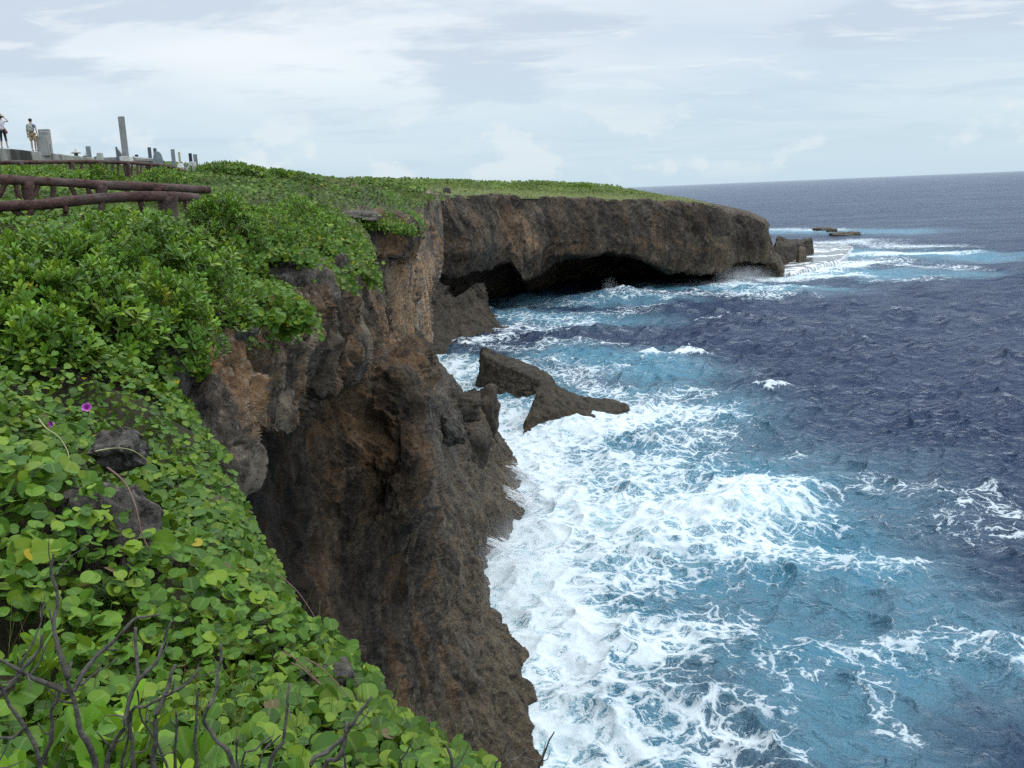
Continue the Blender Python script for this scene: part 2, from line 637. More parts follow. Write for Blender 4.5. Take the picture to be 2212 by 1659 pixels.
def mat_water():
    t = NT("sea_water")
    foam_d = t.attr("foam")
    aer = t.attr("aer")
    geo = t.pos
    warp = t.noise(geo, 0.22, 4, 0.6, color=True)
    wv = t.n("ShaderNodeVectorMath")
    wv.operation = 'MULTIPLY_ADD'
    t.L(warp, wv.inputs[0])
    wv.inputs[1].default_value = (5.0, 5.0, 0.0)
    t.L(geo, wv.inputs[2])
    p = wv.outputs[0]
    warp2 = t.noise(p, 2.0, 4, 0.65, color=True)
    wv2 = t.n("ShaderNodeVectorMath")
    wv2.operation = 'MULTIPLY_ADD'
    t.L(warp2, wv2.inputs[0])
    wv2.inputs[1].default_value = (0.75, 0.75, 0.0)
    t.L(p, wv2.inputs[2])
    p2 = wv2.outputs[0]
    flat = t.mapv(p2, (1, 1, 0.0))
    e1 = t.voro(flat, 0.62, 'DISTANCE_TO_EDGE')
    e2 = t.voro(t.mapv(flat, (1, 1, 0), (4, 7, 0)), 1.7, 'DISTANCE_TO_EDGE')
    e3 = t.voro(t.mapv(flat, (1, 1, 0), (1, 3, 0)), 4.6, 'DISTANCE_TO_EDGE')
    n1 = t.noise(t.mapv(geo, (1, 1, 0)), 0.35, 8, 0.68, 0.8)
    n2 = t.noise(t.mapv(geo, (1, 1, 0)), 4.5, 8, 0.74, 0.3)
    # lacy cover: thin strands where foam is sparse, closing up where it is dense
    lace = t.math('MINIMUM', t.math('MULTIPLY', e1, 2.6), t.math('ADD', t.math('MULTIPLY', e2, 3.2), 0.13))
    lace = t.math('MINIMUM', lace, t.math('ADD', t.math('MULTIPLY', e3, 3.4), 0.30))
    lace = t.math('ADD', lace, t.math('MULTIPLY', t.math('SUBTRACT', n2, 0.5), 0.75))
    lace = t.math('ADD', lace, t.math('MULTIPLY', t.math('SUBTRACT', n1, 0.5), 1.3))
    cov = t.math('SUBTRACT', t.math('MULTIPLY', foam_d, 0.98), lace)
    cov = t.math('SUBTRACT', cov, t.math('MULTIPLY', t.math('SUBTRACT', 1.0, foam_d), 0.16))
    foam = t.ramp(t.math('ADD', t.math('MULTIPLY', cov, 0.8), 0.5), [(0.455, 0.0), (0.53, 0.55), (0.68, 0.85), (0.95, 1.0)])
    on = t.ramp(foam_d, [(0.02, 0), (0.10, 1)])
    foam = t.math('MULTIPLY', foam, on)
    # bubbles under the surface
    aer_v = t.math('MULTIPLY', aer, t.ramp(n1, [(0.25, 0.35), (0.6, 1.0)]))
    deep = t.mix(t.noise(t.mapv(geo, (1, 1, 0)), 0.05, 4), (0.009, 0.020, 0.054), (0.013, 0.028, 0.070))
    body = t.mix(t.ramp(aer_v, [(0.0, 0), (1.0, 1)]), deep, (0.40, 0.61, 0.66))
    body = t.mix(t.ramp(aer_v, [(0.0, 0), (0.16, 0.22), (0.48, 0.8), (1.0, 0.0)]), body, (0.020, 0.155, 0.245))
    # ripple normals
    r0 = t.noise(t.mapv(geo, (0.7, 1.0, 0.0), (0, 0, 0), (0, 0, 0.35)), 0.22, 5, 0.6, 0.4)
    r1 = t.noise(t.mapv(geo, (0.8, 1.0, 0.0), (0, 0, 0), (0, 0, 0.5)), 0.8, 6, 0.62, 0.3)
    r2 = t.noise(t.mapv(geo, (1, 1, 0.0)), 4.0, 5, 0.65)
    hgt = t.math('ADD', t.math('MULTIPLY', r0, 3.0), t.math('ADD', r1, t.math('MULTIPLY', r2, 0.16)))
    nrm = t.bump(hgt, 1.0, 0.75)
    dif = t.n("ShaderNodeBsdfDiffuse")
    t.L(body, dif.inputs[0])
    t.L(nrm, dif.inputs["Normal"])
    gl = t.n("ShaderNodeBsdfGlossy")
    gl.inputs["Roughness"].default_value = 0.16
    gl.inputs[0].default_value = (0.90, 0.95, 1.0, 1)
    t.L(nrm, gl.inputs["Normal"])
    fr = t.n("ShaderNodeFresnel")
    fr.inputs["IOR"].default_value = 1.33
    t.L(nrm, fr.inputs["Normal"])
    wm = t.n("ShaderNodeMixShader")
    gust = t.math('ADD', t.math('MULTIPLY', t.noise(t.mapv(geo, (0.35, 1.0, 0.0), (0, 0, 0), (0, 0, 0.25)), 0.022, 6, 0.65, 0.6), 0.8),
                  t.math('MULTIPLY', t.noise(t.mapv(geo, (0.4, 1.0, 0.0), (7, 0, 0), (0, 0, 0.3)), 0.16, 6, 0.7, 0.4), 0.9))
    gust = t.math('SUBTRACT', gust, 0.10)
    t.L(t.math('MULTIPLY', fr.outputs[0], gust), wm.inputs[0])      # short waves too small to model turn much of the mirror away
    t.L(dif.outputs[0], wm.inputs[1])
    t.L(gl.outputs[0], wm.inputs[2])
    water = wm.outputs[0]
    fn = t.bump(t.math('ADD', t.math('MULTIPLY', n2, 0.35), foam), 0.5, 0.12)
    fcol = t.mix(t.ramp(n2, [(0.3, 0), (0.65, 1)]), (0.44, 0.56, 0.62), (0.72, 0.75, 0.76))
    fs = t.bsdf(fcol, 0.8, 0.2, fn)
    ms = t.n("ShaderNodeMixShader")
    t.L(foam, ms.inputs[0])
    t.L(water, ms.inputs[1])
    t.L(fs, ms.inputs[2])
    return t.done(ms.outputs[0])


M = {}
M["rock"] = mat_rock("limestone_near", 1.0, 0.15, 0.9, 1.2)
M["rock_cave"] = mat_rock("limestone_cave", 1.0, 0.18, 0.7, 0.52)  # limestone copy, base colour darkened to carry the cave's shade
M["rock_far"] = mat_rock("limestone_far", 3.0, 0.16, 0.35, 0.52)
M["rock_sea"] = mat_rock("wet_limestone", 1.2, 0.18, 0.1, 0.36, 0.55)
M["rock_grey"] = mat_rock("grey_karst", 0.30, 0.16, 0.05, 0.7)
M["leaf"] = mat_leaf("vine_leaf", 0.5, 0.22)
M["leaf2"] = mat_leaf("shrub_leaf", 0.35, 0.2)
M["leaf_far"] = mat_leaf("far_leaf", 0.6, 0.15)
M["ground"] = mat_ground()
M["water"] = mat_water()

# ================================================================== THE COAST
# survey lattices: every entry is a sighting (px, py, distance)
HEAD = [  # top edge, upper face, lower face, lip of the overhang, cave roof, cave back wall
    [(915, 419, 200), (915, 480, 197), (915, 550, 196), (920, 605, 197), (920, 606, 206), (920, 640, 212)],
    [(954, 419, 207), (950, 480, 203), (950, 550, 201), (957, 598, 202), (960, 597, 214), (962, 645, 222)],
    [(1010, 420, 214), (1008, 480, 209), (1008, 545, 207), (1000, 600, 209), (1003, 596, 228), (1005, 640, 240)],
    [(1060, 421, 221), (1060, 480, 217), (1058, 540, 215), (1052, 585, 217), (1058, 580, 242), (1060, 640, 262)],
    [(1100, 421, 227), (1100, 480, 222), (1098, 530, 221), (1098, 569, 224), (1100, 566, 250), (1102, 640, 275)],
    [(1138, 421, 232), (1138, 480, 227), (1136, 545, 225), (1130, 614, 225), (1134, 606, 246), (1138, 640, 278)],
    [(1170, 422, 237), (1168, 480, 232), (1166, 545, 229), (1162, 601, 230), (1170, 594, 256), (1175, 639, 286)],
    [(1200, 423, 241), (1198, 480, 236), (1196, 525, 235), (1190, 564, 237), (1200, 560, 270), (1205, 632, 300)],
    [(1300, 427, 251), (1300, 480, 246), (1300, 520, 245), (1305, 546, 247), (1308, 545, 284), (1310, 626, 312)],
    [(1386, 431, 259), (1386, 480, 254), (1386, 525, 252), (1388, 560, 254), (1392, 558, 290), (1395, 622, 316)],
    [(1440, 432, 264), (1440, 480, 259), (1440, 535, 257), (1440, 588, 258), (1444, 584, 284), (1450, 620, 308)],
    [(1500, 435, 269), (1500, 490, 264), (1500, 545, 262), (1505, 596, 263), (1510, 592, 282), (1515, 612, 300)],
    [(1547, 443, 273), (1548, 495, 268), (1548, 545, 267), (1552, 594, 268), (1555, 590, 284), (1560, 606, 294)],
    [(1590, 453, 277), (1588, 500, 272), (1588, 545, 271), (1592, 568, 272), (1593, 565, 285), (1595, 600, 293)],
    [(1616, 460, 279), (1620, 500, 275), (1622, 540, 274), (1628, 570, 275), (1630, 566, 286), (1632, 597, 292)],
    [(1653, 477, 283), (1660, 510, 280), (1664, 540, 279), (1662, 560, 279), (1664, 575, 282), (1668, 598, 285)],
    [(1664, 494, 290), (1670, 520, 288), (1674, 545, 286), (1684, 562, 284), (1692, 580, 283.5), (1694, 597, 284)],
    [(1660, 490, 310), (1670, 520, 305), (1678, 545, 300), (1690, 560, 296), (1696, 575, 294), (1698, 590, 293)],
    [(1600, 462, 350), (1620, 500, 350), (1640, 530, 350), (1650, 550, 348), (1655, 560, 346), (1660, 566, 344)],
]
for _c in HEAD:                              # start the face inland, under the turf
    _p = P(*_c[0])
    _v = _p[:2] / np.linalg.norm(_p[:2])
    _k = 6 if _c[0][0] < 1540 else 30
    _c.insert(0, tuple(_p + np.array([_v[0] * _k, _v[1] * _k, -0.9 if _k == 6 else -0.3])) + ("w",))
SHELF = [
    [(905, 590, 196), (905, 650, 190), (908, 700, 181), (915, 745, 172), (920, 782, 165)],
    [(950, 606, 198), (950, 652, 193), (952, 700, 184), (955, 738, 176), (960, 768, 169.5)],
    [(985, 640, 201), (985, 672, 197), (988, 706, 188), (990, 732, 181), (994, 762, 172)],
    [(1010, 626, 204), (1010, 666, 200), (1015, 702, 192), (1018, 722, 188), (1022, 736, 182)],
    [(1026, 612, 207), (1032, 655, 204), (1042, 690, 198), (1058, 707, 194), (1072, 726, 187)],
    [(1042, 612, 212), (1053, 642, 210), (1058, 680, 203), (1085, 697, 199), (1114, 718, 191)],
    [(1036, 610, 228), (1048, 640, 226), (1052, 668, 222), (1078, 688, 214), (1110, 706, 206)],
]
NOSE = [  # buried start, brow, bulge, lower bulge, lip, inside of the cave
    [(330, 690, 9.6), (325, 725, 8.8), (340, 860, 8.4), (385, 965, 8.05), (440, 1052, 8.2), (450, 1050, 11)],
    [(380, 665, 10.2), (380, 700, 9.4), (420, 800, 9.0), (462, 910, 8.6), (524, 1032, 8.5), (536, 1020, 12.5)],
    [(440, 655, 11.2), (440, 690, 10.2), (465, 790, 9.5), (500, 870, 9.2), (530, 916, 9.6), (548, 900, 14.5)],
    [(520, 645, 12.7), (520, 690, 11.0), (540, 790, 10.5), (560, 880, 10.7), (574, 948, 11.0), (588, 918, 16.5)],
    [(590, 635, 14.0), (600, 690, 11.7), (600, 780, 11.7), (615, 880, 12.0), (632, 950, 12.2), (645, 915, 18.5)],
    [(645, 612, 15.5), (660, 665, 12.7), (655, 760, 13.0), (662, 820, 13.2), (666, 866, 13.5), (684, 838, 20.5)],
    [(690, 580, 17.0), (702, 640, 14.6), (708, 740, 15.3), (708, 800, 15.6), (702, 842, 16.0), (718, 812, 23.5)],
    [(735, 555, 20.5), (744, 612, 18.6), (757, 700, 18.0), (764, 770, 18.2), (752, 820, 19.0), (768, 795, 26.5)],
    [(765, 555, 23.0), (770, 600, 21.5), (778, 690, 20.5), (780, 740, 20.5), (772, 784, 21.0), (788, 770, 29.5)],
    [(770, 550, 28.0), (772, 590, 28.0), (778, 690, 28.0), (780, 740, 28.0), (781, 780, 28.0), (792, 768, 34.0)],
    [(724, 520, 43.0), (726, 560, 43.0), (745, 660, 44.0), (752, 720, 44.0), (758, 780, 44.0), (770, 800, 46.0)],
]
CAP = [   # dark capping rock over the ochre wall, then the wall round to the back
    [(728, 452, 42.5), (730, 458, 41), (732, 500, 40), (735, 540, 40.5), (745, 560, 43), (760, 640, 43), (770, 720, 41), (780, 790, 40), (790, 870, 42)],
    [(774, 458, 44.5), (778, 469, 43), (780, 505, 42), (785, 541, 42.5), (787, 557, 45), (790, 640, 44.5), (800, 720, 43), (810, 795, 42), (820, 870, 44)],
    [(826, 460, 46.5), (830, 472, 45), (830, 512, 44), (830, 553, 44.4), (832, 560, 47.6), (832, 640, 47), (840, 720, 46), (845, 795, 45), (850, 870, 47)],
    [(862, 466, 48.5), (870, 480, 46.5), (872, 520, 45.4), (872, 557, 45.9), (870, 562, 49.4), (870, 640, 50), (875, 720, 50), (880, 795, 49), (885, 870, 51)],
    [(890, 474, 50), (904, 492, 47.4), (909, 520, 46.4), (902, 550, 47.2), (893, 560, 52.5), (895, 640, 55), (900, 720, 55), (905, 800, 54), (908, 870, 56)],
    [(875, 452, 68), (882, 456, 66), (892, 500, 66), (894, 540, 64), (902, 575, 60), (912, 640, 62), (915, 720, 60), (920, 800, 60), (922, 870, 62)],
    [(908, 417, 92), (915, 421, 88), (920, 480, 88), (922, 540, 85), (926, 590, 75), (923, 640, 69), (928, 720, 65), (935, 800, 66), (938, 870, 70)],
    [(948, 417, 103), (955, 421, 98), (958, 480, 97), (956, 560, 93), (951, 597, 87), (934, 647, 75), (938, 720, 70), (943, 800, 72), (950, 870, 78)],
    [(930, 420, 150), (935, 424, 145), (935, 480, 145), (935, 540, 145), (932, 590, 140), (918, 640, 125), (920, 720, 118), (928, 800, 116), (935, 870, 116)],
]
_rows = [740, 790, 900, 1000, 1100, 1200, 1300, 1400, 1500, 1600, 1720, 1850]
_rsil = {740: 937, 790: 944, 900: 1065, 1000: 1124, 1100: 1126, 1200: 1046, 1300: 1064, 1400: 1116, 1500: 1135, 1600: 1146, 1720: 1180, 1850: 1215}
_cp = [380, 480, 560, 640, 720, 800, 870, 916, 934]
_dep = {
    740: [12, 18, 22, 26, 31, 35, 39, 44, 66], 790: [11, 17, 21.5, 26, 30.5, 32, 32.5, 34, 66],
    900: [10, 16, 21.5, 26, 29.5, 31, 30.5, 32, 66], 1000: [9.5, 16, 22, 26.5, 29.5, 30.5, 29.8, 31, 61],
    1100: [9, 16, 22, 26.5, 29.5, 30.5, 30, 33, 54], 1200: [9, 15.5, 22, 26.5, 30, 31.5, 33.5, 38, 46],
    1300: [8.6, 14, 20.5, 25.5, 29, 32, 34.5, 38.5, 42], 1400: [8.6, 12, 17, 22, 27, 31, 34, 36.5, 38.5],
    1500: [8.5, 11.5, 16, 21, 26, 29.5, 32, 34.5, 36.5], 1600: [8.4, 11, 15, 20, 24, 27.5, 30, 32.5, 34],
    1720: [8, 10, 14, 18, 22, 25, 28, 30, 31], 1850: [7.5, 9.5, 13, 16, 19, 22, 24, 26, 27]}
_rdep = {740: (70, 74), 790: (70, 78), 900: (78, 92), 1000: (80, 0), 1100: (69, 0), 1200: (57, 0), 1300: (52, 0), 1400: (47, 0), 1500: (43, 0), 1600: (39, 0), 1720: (35, 0), 1850: (31, 0)}
CAVE = []
for j in range(len(_cp) + 3):
    col = []
    for py in _rows:
        R = _rsil[py]
        mid_px = 0.5 * (934 + R)
        if j < len(_cp):
            col.append((_cp[j], py, _dep[py][j]))
        elif j == len(_cp):
            col.append((mid_px, py, _rdep[py][0]))
        elif j == len(_cp) + 1:
            d = _rdep[py][1] or float(S(R, py, 0.3)[1])
            col.append((R, py, d))
        else:
            d = _rdep[py][1] or float(S(R, py, 0.3)[1])
            q = P(R, py, d) + (np.array([1.5, 1.0, -4.0]) if py >= 1000 else np.array([-4.0, 22.0, -4.0]))
            col.append(tuple(q) + ("w",))
    CAVE.append(col)
CAVE = [list(c) for c in CAVE]


def lat_world(lat, drop_base=None):
    out = []
    for col in lat:
        c = [np.array(e[:3], float) if len(e) == 4 else P(*e) for e in col]
        if drop_base is not None:
            b = c[-1].copy()
            b[2] = drop_base
            c.append(b)
        out.append(c)
    return np.array(out).transpose(1, 0, 2)     # rows (down the face) x columns (along the coast) x 3


def resample(g, step, axis, wmin):
    """linear resampling of a lattice along an axis, spacing by the angle the cells subtend"""
    g = np.moveaxis(g, axis, 0)
    v = g - np.array([0, 0, EYE])
    dist = np.linalg.norm(v, axis=-1)
    dd = np.linalg.norm(np.diff(g, axis=0), axis=-1) / np.minimum(dist[1:], dist[:-1])
    v /= dist[..., None]
    ang = np.arccos(np.clip((v[1:] * v[:-1]).sum(-1), -1, 1))
    w = np.maximum(np.maximum(ang.mean(1), 0.25 * ang.max(1)), wmin) + 0.02 * dd.mean(1)
    n = np.maximum(2, np.round(w / step)).astype(int)
    out = [g[:1]]
    for i, k in enumerate(n):
        t = (np.arange(1, k + 1) / k)[:, None, None]
        out.append(g[i] * (1 - t) + g[i + 1] * t)
    return np.moveaxis(np.concatenate(out), 0, axis)


def blur(g, sig, axis):
    r = int(3 * sig)
    k = np.exp(-0.5 * (np.arange(-r, r + 1) / sig) ** 2)
    k /= k.sum()
    g = np.moveaxis(g, axis, 0)
    a = np.concatenate([2 * g[0] - g[r:0:-1], g, 2 * g[-1] - g[-2:-r - 2:-1]])
    o = sum(kk * a[i:i + len(g)] for i, kk in enumerate(k))
    return np.moveaxis(o, 0, axis)


def grid_normals(g):
    a = np.gradient(g, axis=0)
    b = np.gradient(g, axis=1)
    n = np.cross(a, b)
    n /= np.linalg.norm(n, axis=-1, keepdims=True) + 1e-9
    la, lb = np.linalg.norm(a, axis=-1), np.linalg.norm(b, axis=-1)
    sp = np.maximum(np.sqrt(la * lb), 0.5 * np.maximum(la, lb)) + 1e-4
    return n, sp


def rock_disp(p, sp, lams, amp, flute=0.4, seed=0):
    """craggy weathered limestone: pits, flutes, ledges; wavelengths finer than the mesh are left out"""
    r = np.zeros(len(p))
    warp = np.c_[fbm(p / lams[0] * 1.7, 3, seed + 5), fbm(p / lams[0] * 1.7 + 31, 3, seed + 6), fbm(p / lams[0] * 1.7 + 57, 3, seed + 7)] * lams[0] * 0.22
    for i, lam in enumerate(lams):
        w = sstep(1.3, 3.0, lam / sp)
        m = np.where(w > 0)[0]
        if len(m) == 0:
            continue
        q = (p[m] + warp[m]) / lam
        qf = q * np.array([1, 1, flute])
        n = vnoise(qf + 11.1 * i, seed + i)
        rid = 1 - 2 * np.abs(vnoise(qf * 1.3 + 7.7 * i, seed + 20 + i))
        f1, f2, cv = worley(qf * 1.1 + 5.7 * i, seed + 80 + i)
        edge = np.clip((f2 - f1) / 0.10, 0, 1)
        block = (cv - 0.5) * edge
        r[m] += w[m] * amp * lam ** 0.66 * (0.34 * n + 0.22 * rid + 0.40 * block + (0.55 if i > 1 else 0.2) * (f1 - 0.5) - 0.20 * (1 - edge))
    return r


def splat(p, items):
    """soft patches of stain and painted shade: (centre, radius xyz, strength)"""
    r = np.zeros(len(p))
    for c, s, a in items:
        d = (((p - np.asarray(c)) / np.asarray(s)) ** 2).sum(1)
        r = np.maximum(r, a * np.exp(-d))
    return r


def cliff_object(name, lat, step, sig, lams, amp, mat, seed, wmin=0.004, base=None, flute=0.4, stain_shade=None, label=None, sign=-1, hold=0):
    g = lat_world(lat, base)
    g = resample(g, step, 0, wmin)
    g = resample(g, step, 1, wmin)
    g = blur(blur(g, sig, 0), sig, 1)
    n, sp = grid_normals(g)
    p = g.reshape(-1, 3)
    n = n.reshape(-1, 3) * sign
    spf = sp.reshape(-1)
    d = rock_disp(p, spf, lams, amp, flute, seed)
    if hold:
        rw = sstep(0, hold, np.arange(g.shape[0]))
        d = d * np.repeat(rw, g.shape[1])
    p2 = p + n * d[:, None]
    attrs = {}
    wob = fbm(p * 0.9, 4, seed + 200)[:, None] * 0.5
    wob2 = fbm(p * np.array([1.4, 1.4, 0.4]), 3, seed + 300)
    for k in ("dark", "tan", "grey"):
        it = (stain_shade or {}).get(k, [])
        a = splat(p + wob * 1.2, it)
        attrs[k] = np.clip(a * (1.0 + 0.9 * wob2), 0, 1)
    me = fast_mesh(name, p2, grid_faces(g.shape[0], g.shape[1])[:, ::-1] if sign < 0 else grid_faces(g.shape[0], g.shape[1]), True, attrs)
    o = link(name, me, mat)
    tag(o, label, "cliff", None, "structure")
    return o


near_stains_shade = {  # dark: shade of the hollow painted in, plus the slab's black stains
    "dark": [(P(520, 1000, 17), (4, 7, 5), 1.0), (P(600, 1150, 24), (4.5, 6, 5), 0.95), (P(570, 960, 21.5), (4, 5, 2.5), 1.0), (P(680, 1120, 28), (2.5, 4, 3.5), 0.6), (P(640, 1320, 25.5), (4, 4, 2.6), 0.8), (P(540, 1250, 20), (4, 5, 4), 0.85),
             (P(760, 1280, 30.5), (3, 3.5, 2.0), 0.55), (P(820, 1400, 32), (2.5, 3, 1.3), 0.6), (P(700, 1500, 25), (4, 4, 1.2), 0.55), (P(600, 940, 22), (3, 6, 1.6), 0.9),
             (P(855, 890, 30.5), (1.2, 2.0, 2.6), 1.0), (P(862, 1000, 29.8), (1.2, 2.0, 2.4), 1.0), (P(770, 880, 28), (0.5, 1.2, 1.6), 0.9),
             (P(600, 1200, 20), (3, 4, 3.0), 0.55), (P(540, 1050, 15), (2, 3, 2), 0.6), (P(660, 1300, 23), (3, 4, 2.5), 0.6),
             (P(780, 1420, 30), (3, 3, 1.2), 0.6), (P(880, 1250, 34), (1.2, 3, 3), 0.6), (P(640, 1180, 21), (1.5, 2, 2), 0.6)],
    "tan": [(P(620, 800, 11.8), (0.5, 0.9, 0.35), 0.8), (P(450, 880, 9.0), (0.25, 0.5, 0.3), 0.7), (P(720, 770, 15.8), (0.4, 0.9, 0.5), 0.6), (P(800, 960, 30.5), (1.3, 1.6, 2.2), 0.95), (P(720, 970, 25), (1.6, 2, 1.6), 0.7), (P(500, 770, 9.8), (0.5, 0.8, 0.45), 0.9),
            (P(650, 880, 13.4), (0.35, 0.7, 0.6), 0.9), (P(690, 650, 14.8), (0.8, 1.6, 0.35), 1.0), (P(560, 720, 11.2), (0.7, 1, 0.2), 0.7),
            (P(912, 1000, 31.2), (0.35, 0.9, 3.0), 0.8), (P(760, 1150, 29.5), (1.6, 2, 2.0), 0.55), (P(640, 1380, 25), (2.0, 2, .8), 0.5), (P(700, 1380, 26), (1.5, 1.5, 0.6), 0.6)],
    "grey": [(P(400, 900, 8.3), (0.5, 0.8, 0.5), 0.8), (P(480, 960, 8.7), (0.35, 0.7, 0.35), 0.6), (P(960, 900, 72), (4, 14, 5), 0.7), (P(1010, 980, 79), (5, 16, 6), 0.45), (P(990, 1120, 62), (4, 12, 5), 0.3),
             (P(1020, 1290, 52), (3, 8, 4), 0.3), (P(1060, 1450, 44), (3, 7, 4), 0.2), (P(340, 800, 8.5), (0.4, 0.6, 0.6), 0.9)],
}
cap_stains = {
    "dark": [(P(840, 510, 44), (4, 3, 0.9), 0.8), (P(900, 520, 46.5), (1.4, 3, 0.9), 0.7), (P(780, 590, 43.5), (1.2, 3, 1.0), 0.7), (P(800, 690, 43), (0.7, 3, 2), 0.6),
             (P(940, 560, 94), (0.7, 12, 7), 0.5)],
    "tan": [(P(870, 660, 50), (1.2, 3, 2.5), 1.0), (P(850, 730, 47), (1.5, 3, 2.0), 0.7), (P(905, 600, 58), (0.9, 5, 3), 0.8), (P(920, 690, 65), (0.6, 5, 4), 0.7)],
    "grey": [(P(930, 470, 90), (3, 12, 4), 0.4), (P(880, 790, 49), (2, 2, 0.5), 0.5)],
}
head_stains = {
    "dark": [(P(1250, 470, 248), (16, 12, 3.6), 0.75), (P(1500, 480, 266), (26, 12, 4.5), 0.85), (P(1100, 440, 226), (22, 12, 1.8), 0.6), (P(1620, 520, 276), (9, 9, 7), 0.7),
             (P(1000, 500, 209), (7, 8, 6), 0.4)],
    "tan": [(P(1120, 485, 224), (6, 6, 3.0), 1.0), (P(1140, 520, 226), (5, 6, 2.5), 0.8), (P(1245, 535, 240), (8, 6, 1.6), 0.6), (P(1400, 530, 254), (7, 6, 2.4), 0.6), (P(1520, 540, 264), (6, 6, 2), 0.4)],
    "grey": [(P(1050, 560, 215), (9, 6, 3), 0.35)],
}
LN = [5.0, 2.4, 1.2, 0.6, 0.3, 0.15, 0.08]
cliff_object("cliff", NOSE, 0.0009, 5, LN[1:], 0.36, M["rock"], 1, 0.010, None, 0.55, near_stains_shade, "weathered brown limestone brow overhanging the sea cave")
cliff_object("cliff", CAVE, 0.0010, 5, LN[:-1], 0.36, M["rock_cave"], 2, 0.010, None, 0.6, near_stains_shade, "limestone cave wall with dark stains and painted shade falling to the surf")
cliff_object("cliff", CAP, 0.0010, 3, LN[:-2], 0.30, M["rock"], 3, 0.006, None, 0.25, cap_stains, "ochre fluted limestone wall under a dark capping ledge")
LF = [14.0, 7.0, 3.5, 1.7, 0.9, 0.5]
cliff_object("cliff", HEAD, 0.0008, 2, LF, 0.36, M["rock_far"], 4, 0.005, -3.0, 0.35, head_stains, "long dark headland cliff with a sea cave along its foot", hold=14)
cliff_object("cliff", SHELF, 0.0008, 3, LF, 0.34, M["rock_sea"], 5, 0.005, -3.0, 0.9, None, "brown rock foot spreading from the headland into the sea")

# ------------------------------------------------------------------ land outline and height
EDGE = [(4.5, -30), (3.2, -12), (1.8, -4), (0.95, 0), (0.3, 1.8)]
EDGE += [tuple(P(*q)[:2]) for q in [(1060, 1645, 2.6), (800, 1490, 3.2), (655, 1330, 4.0), (520, 1140, 5.0), (445, 1000, 6.3), (395, 900, 7.4)]]
EDGE += [tuple(P(*c[1])[:2]) for c in NOSE[:6]]
EDGE += [tuple(P(*q)[:2]) for q in [(650, 618, 15.2), (695, 585, 16.8), (738, 575, 20.0), (768, 575, 22.0), (803, 580, 25.0), (780, 520, 32.0)]]
EDGE += [tuple(P(*c[1])[:2]) for c in CAP]
EDGE += [tuple(P(*c[1])[:2]) for c in HEAD[:13]] + [tuple(P(*q)[:2]) for q in [(1572, 447, 295), (1560, 446, 325), (1500, 434, 360)]]
EDGE += [(60, 440), (-60, 560), (-500, 700)]
EDGE = np.array(EDGE)
POLY = np.vstack([EDGE, [(-700, 600), (-700, -60), (0, -60)]])

GC = [(0, 1659, 2.3), (500, 1659, 2.35), (1060, 1655, 2.6), (655, 1345, 4), (520, 1155, 5), (445, 1010, 6.3), (395, 905, 7.4), (345, 760, 8.7),
      (60, 1540, 2.5), (60, 1290, 3.2), (100, 1050, 3.8), (300, 1180, 4.6), (330, 1480, 3.0), (520, 1420, 3.4), (300, 830, 6.6), (20, 760, 6.2), (20, 900, 5.0), (150, 650, 8.4), (340, 640, 10.5),
      (500, 700, 10.9), (650, 690, 11.9), (560, 620, 13.4), (620, 630, 15), (738, 590, 20), (720, 530, 21), (803, 590, 25), (680, 500, 24), (560, 520, 16), (440, 520, 13.6),
      (340, 480, 14.6), (200, 480, 13.5), (0, 490, 12.4), (-300, 520, 11.5), (0, 445, 19), (240, 440, 19.5), (440, 425, 20.5), (640, 460, 26), (550, 415, 36), (520, 390, 46),
      (0, 373, 37), (200, 374, 40), (400, 382, 47), (0, 350, 52), (200, 350, 56), (430, 376, 62), (330, 362, 58), (500, 372, 62), (620, 384, 66), (700, 392, 76), (830, 398, 98), (780, 440, 60),
      (850, 430, 80), (905, 492, 47), (830, 474, 45), (735, 466, 42), (760, 460, 50), (915, 422, 88), (955, 422, 98), (900, 418, 145), (880, 410, 170),
      (915, 419, 200), (1010, 420, 214), (1138, 421, 232), (1300, 427, 251), (1440, 432, 264), (1547, 443, 273), (1616, 460, 279), (1653, 477, 283), (1600, 462, 350),
      (900, 398, 260), (1000, 402, 290), (1150, 408, 300), (1280, 410, 310), (1380, 412, 320), (1480, 425, 310), (950, 397, 360), (1100, 402, 380), (1250, 404, 360), (700, 389, 200), (400, 376, 150), (0, 356, 150), (200, 364, 100), (0, 352, 80), (500, 376, 100)]
def _gp(px, py, d):
    q = P(px, py, d)
    q[2] -= 0.28 * float(sstep(12, 24, d))        # the sightings are on the plant tops
    return q


GCW = np.array([_gp(*q) for q in GC] + [np.array(q, float) for q in [(0, 0, 26.4), (-2, 0, 26.6), (-5, 0, 27.2), (1, -4, 26.4), (-6, -6, 27.2), (3, -20, 26.4), (-20, 0, 29), (-20, -25, 29),
                                                                (-60, 20, 30.5), (-200, 60, 31), (-200, 250, 31), (-300, 450, 31), (-60, 420, 31), (0, 470, 30), (-100, 600, 30), (40, 420, 28)]])


def _tps_fit(c, z, lam=0.002):
    n = len(c)
    d = np.linalg.norm(c[:, None] - c[None], axis=-1)
    K = np.where(d > 0, d, 1) ** 1.0 * (d > 0)
    A = np.zeros((n + 3, n + 3))
    A[:n, :n] = K + lam * np.eye(n)
    A[:n, n] = 1
    A[:n, n + 1:] = c
    A[n, :n] = 1
    A[n + 1:, :n] = c.T
    return np.linalg.solve(A, np.r_[z, 0, 0, 0])


_q = lambda c: np.sign(c) * 0 + c
_GX = GCW[:, :2] / 10.0
_GS = _tps_fit(_GX, GCW[:, 2])


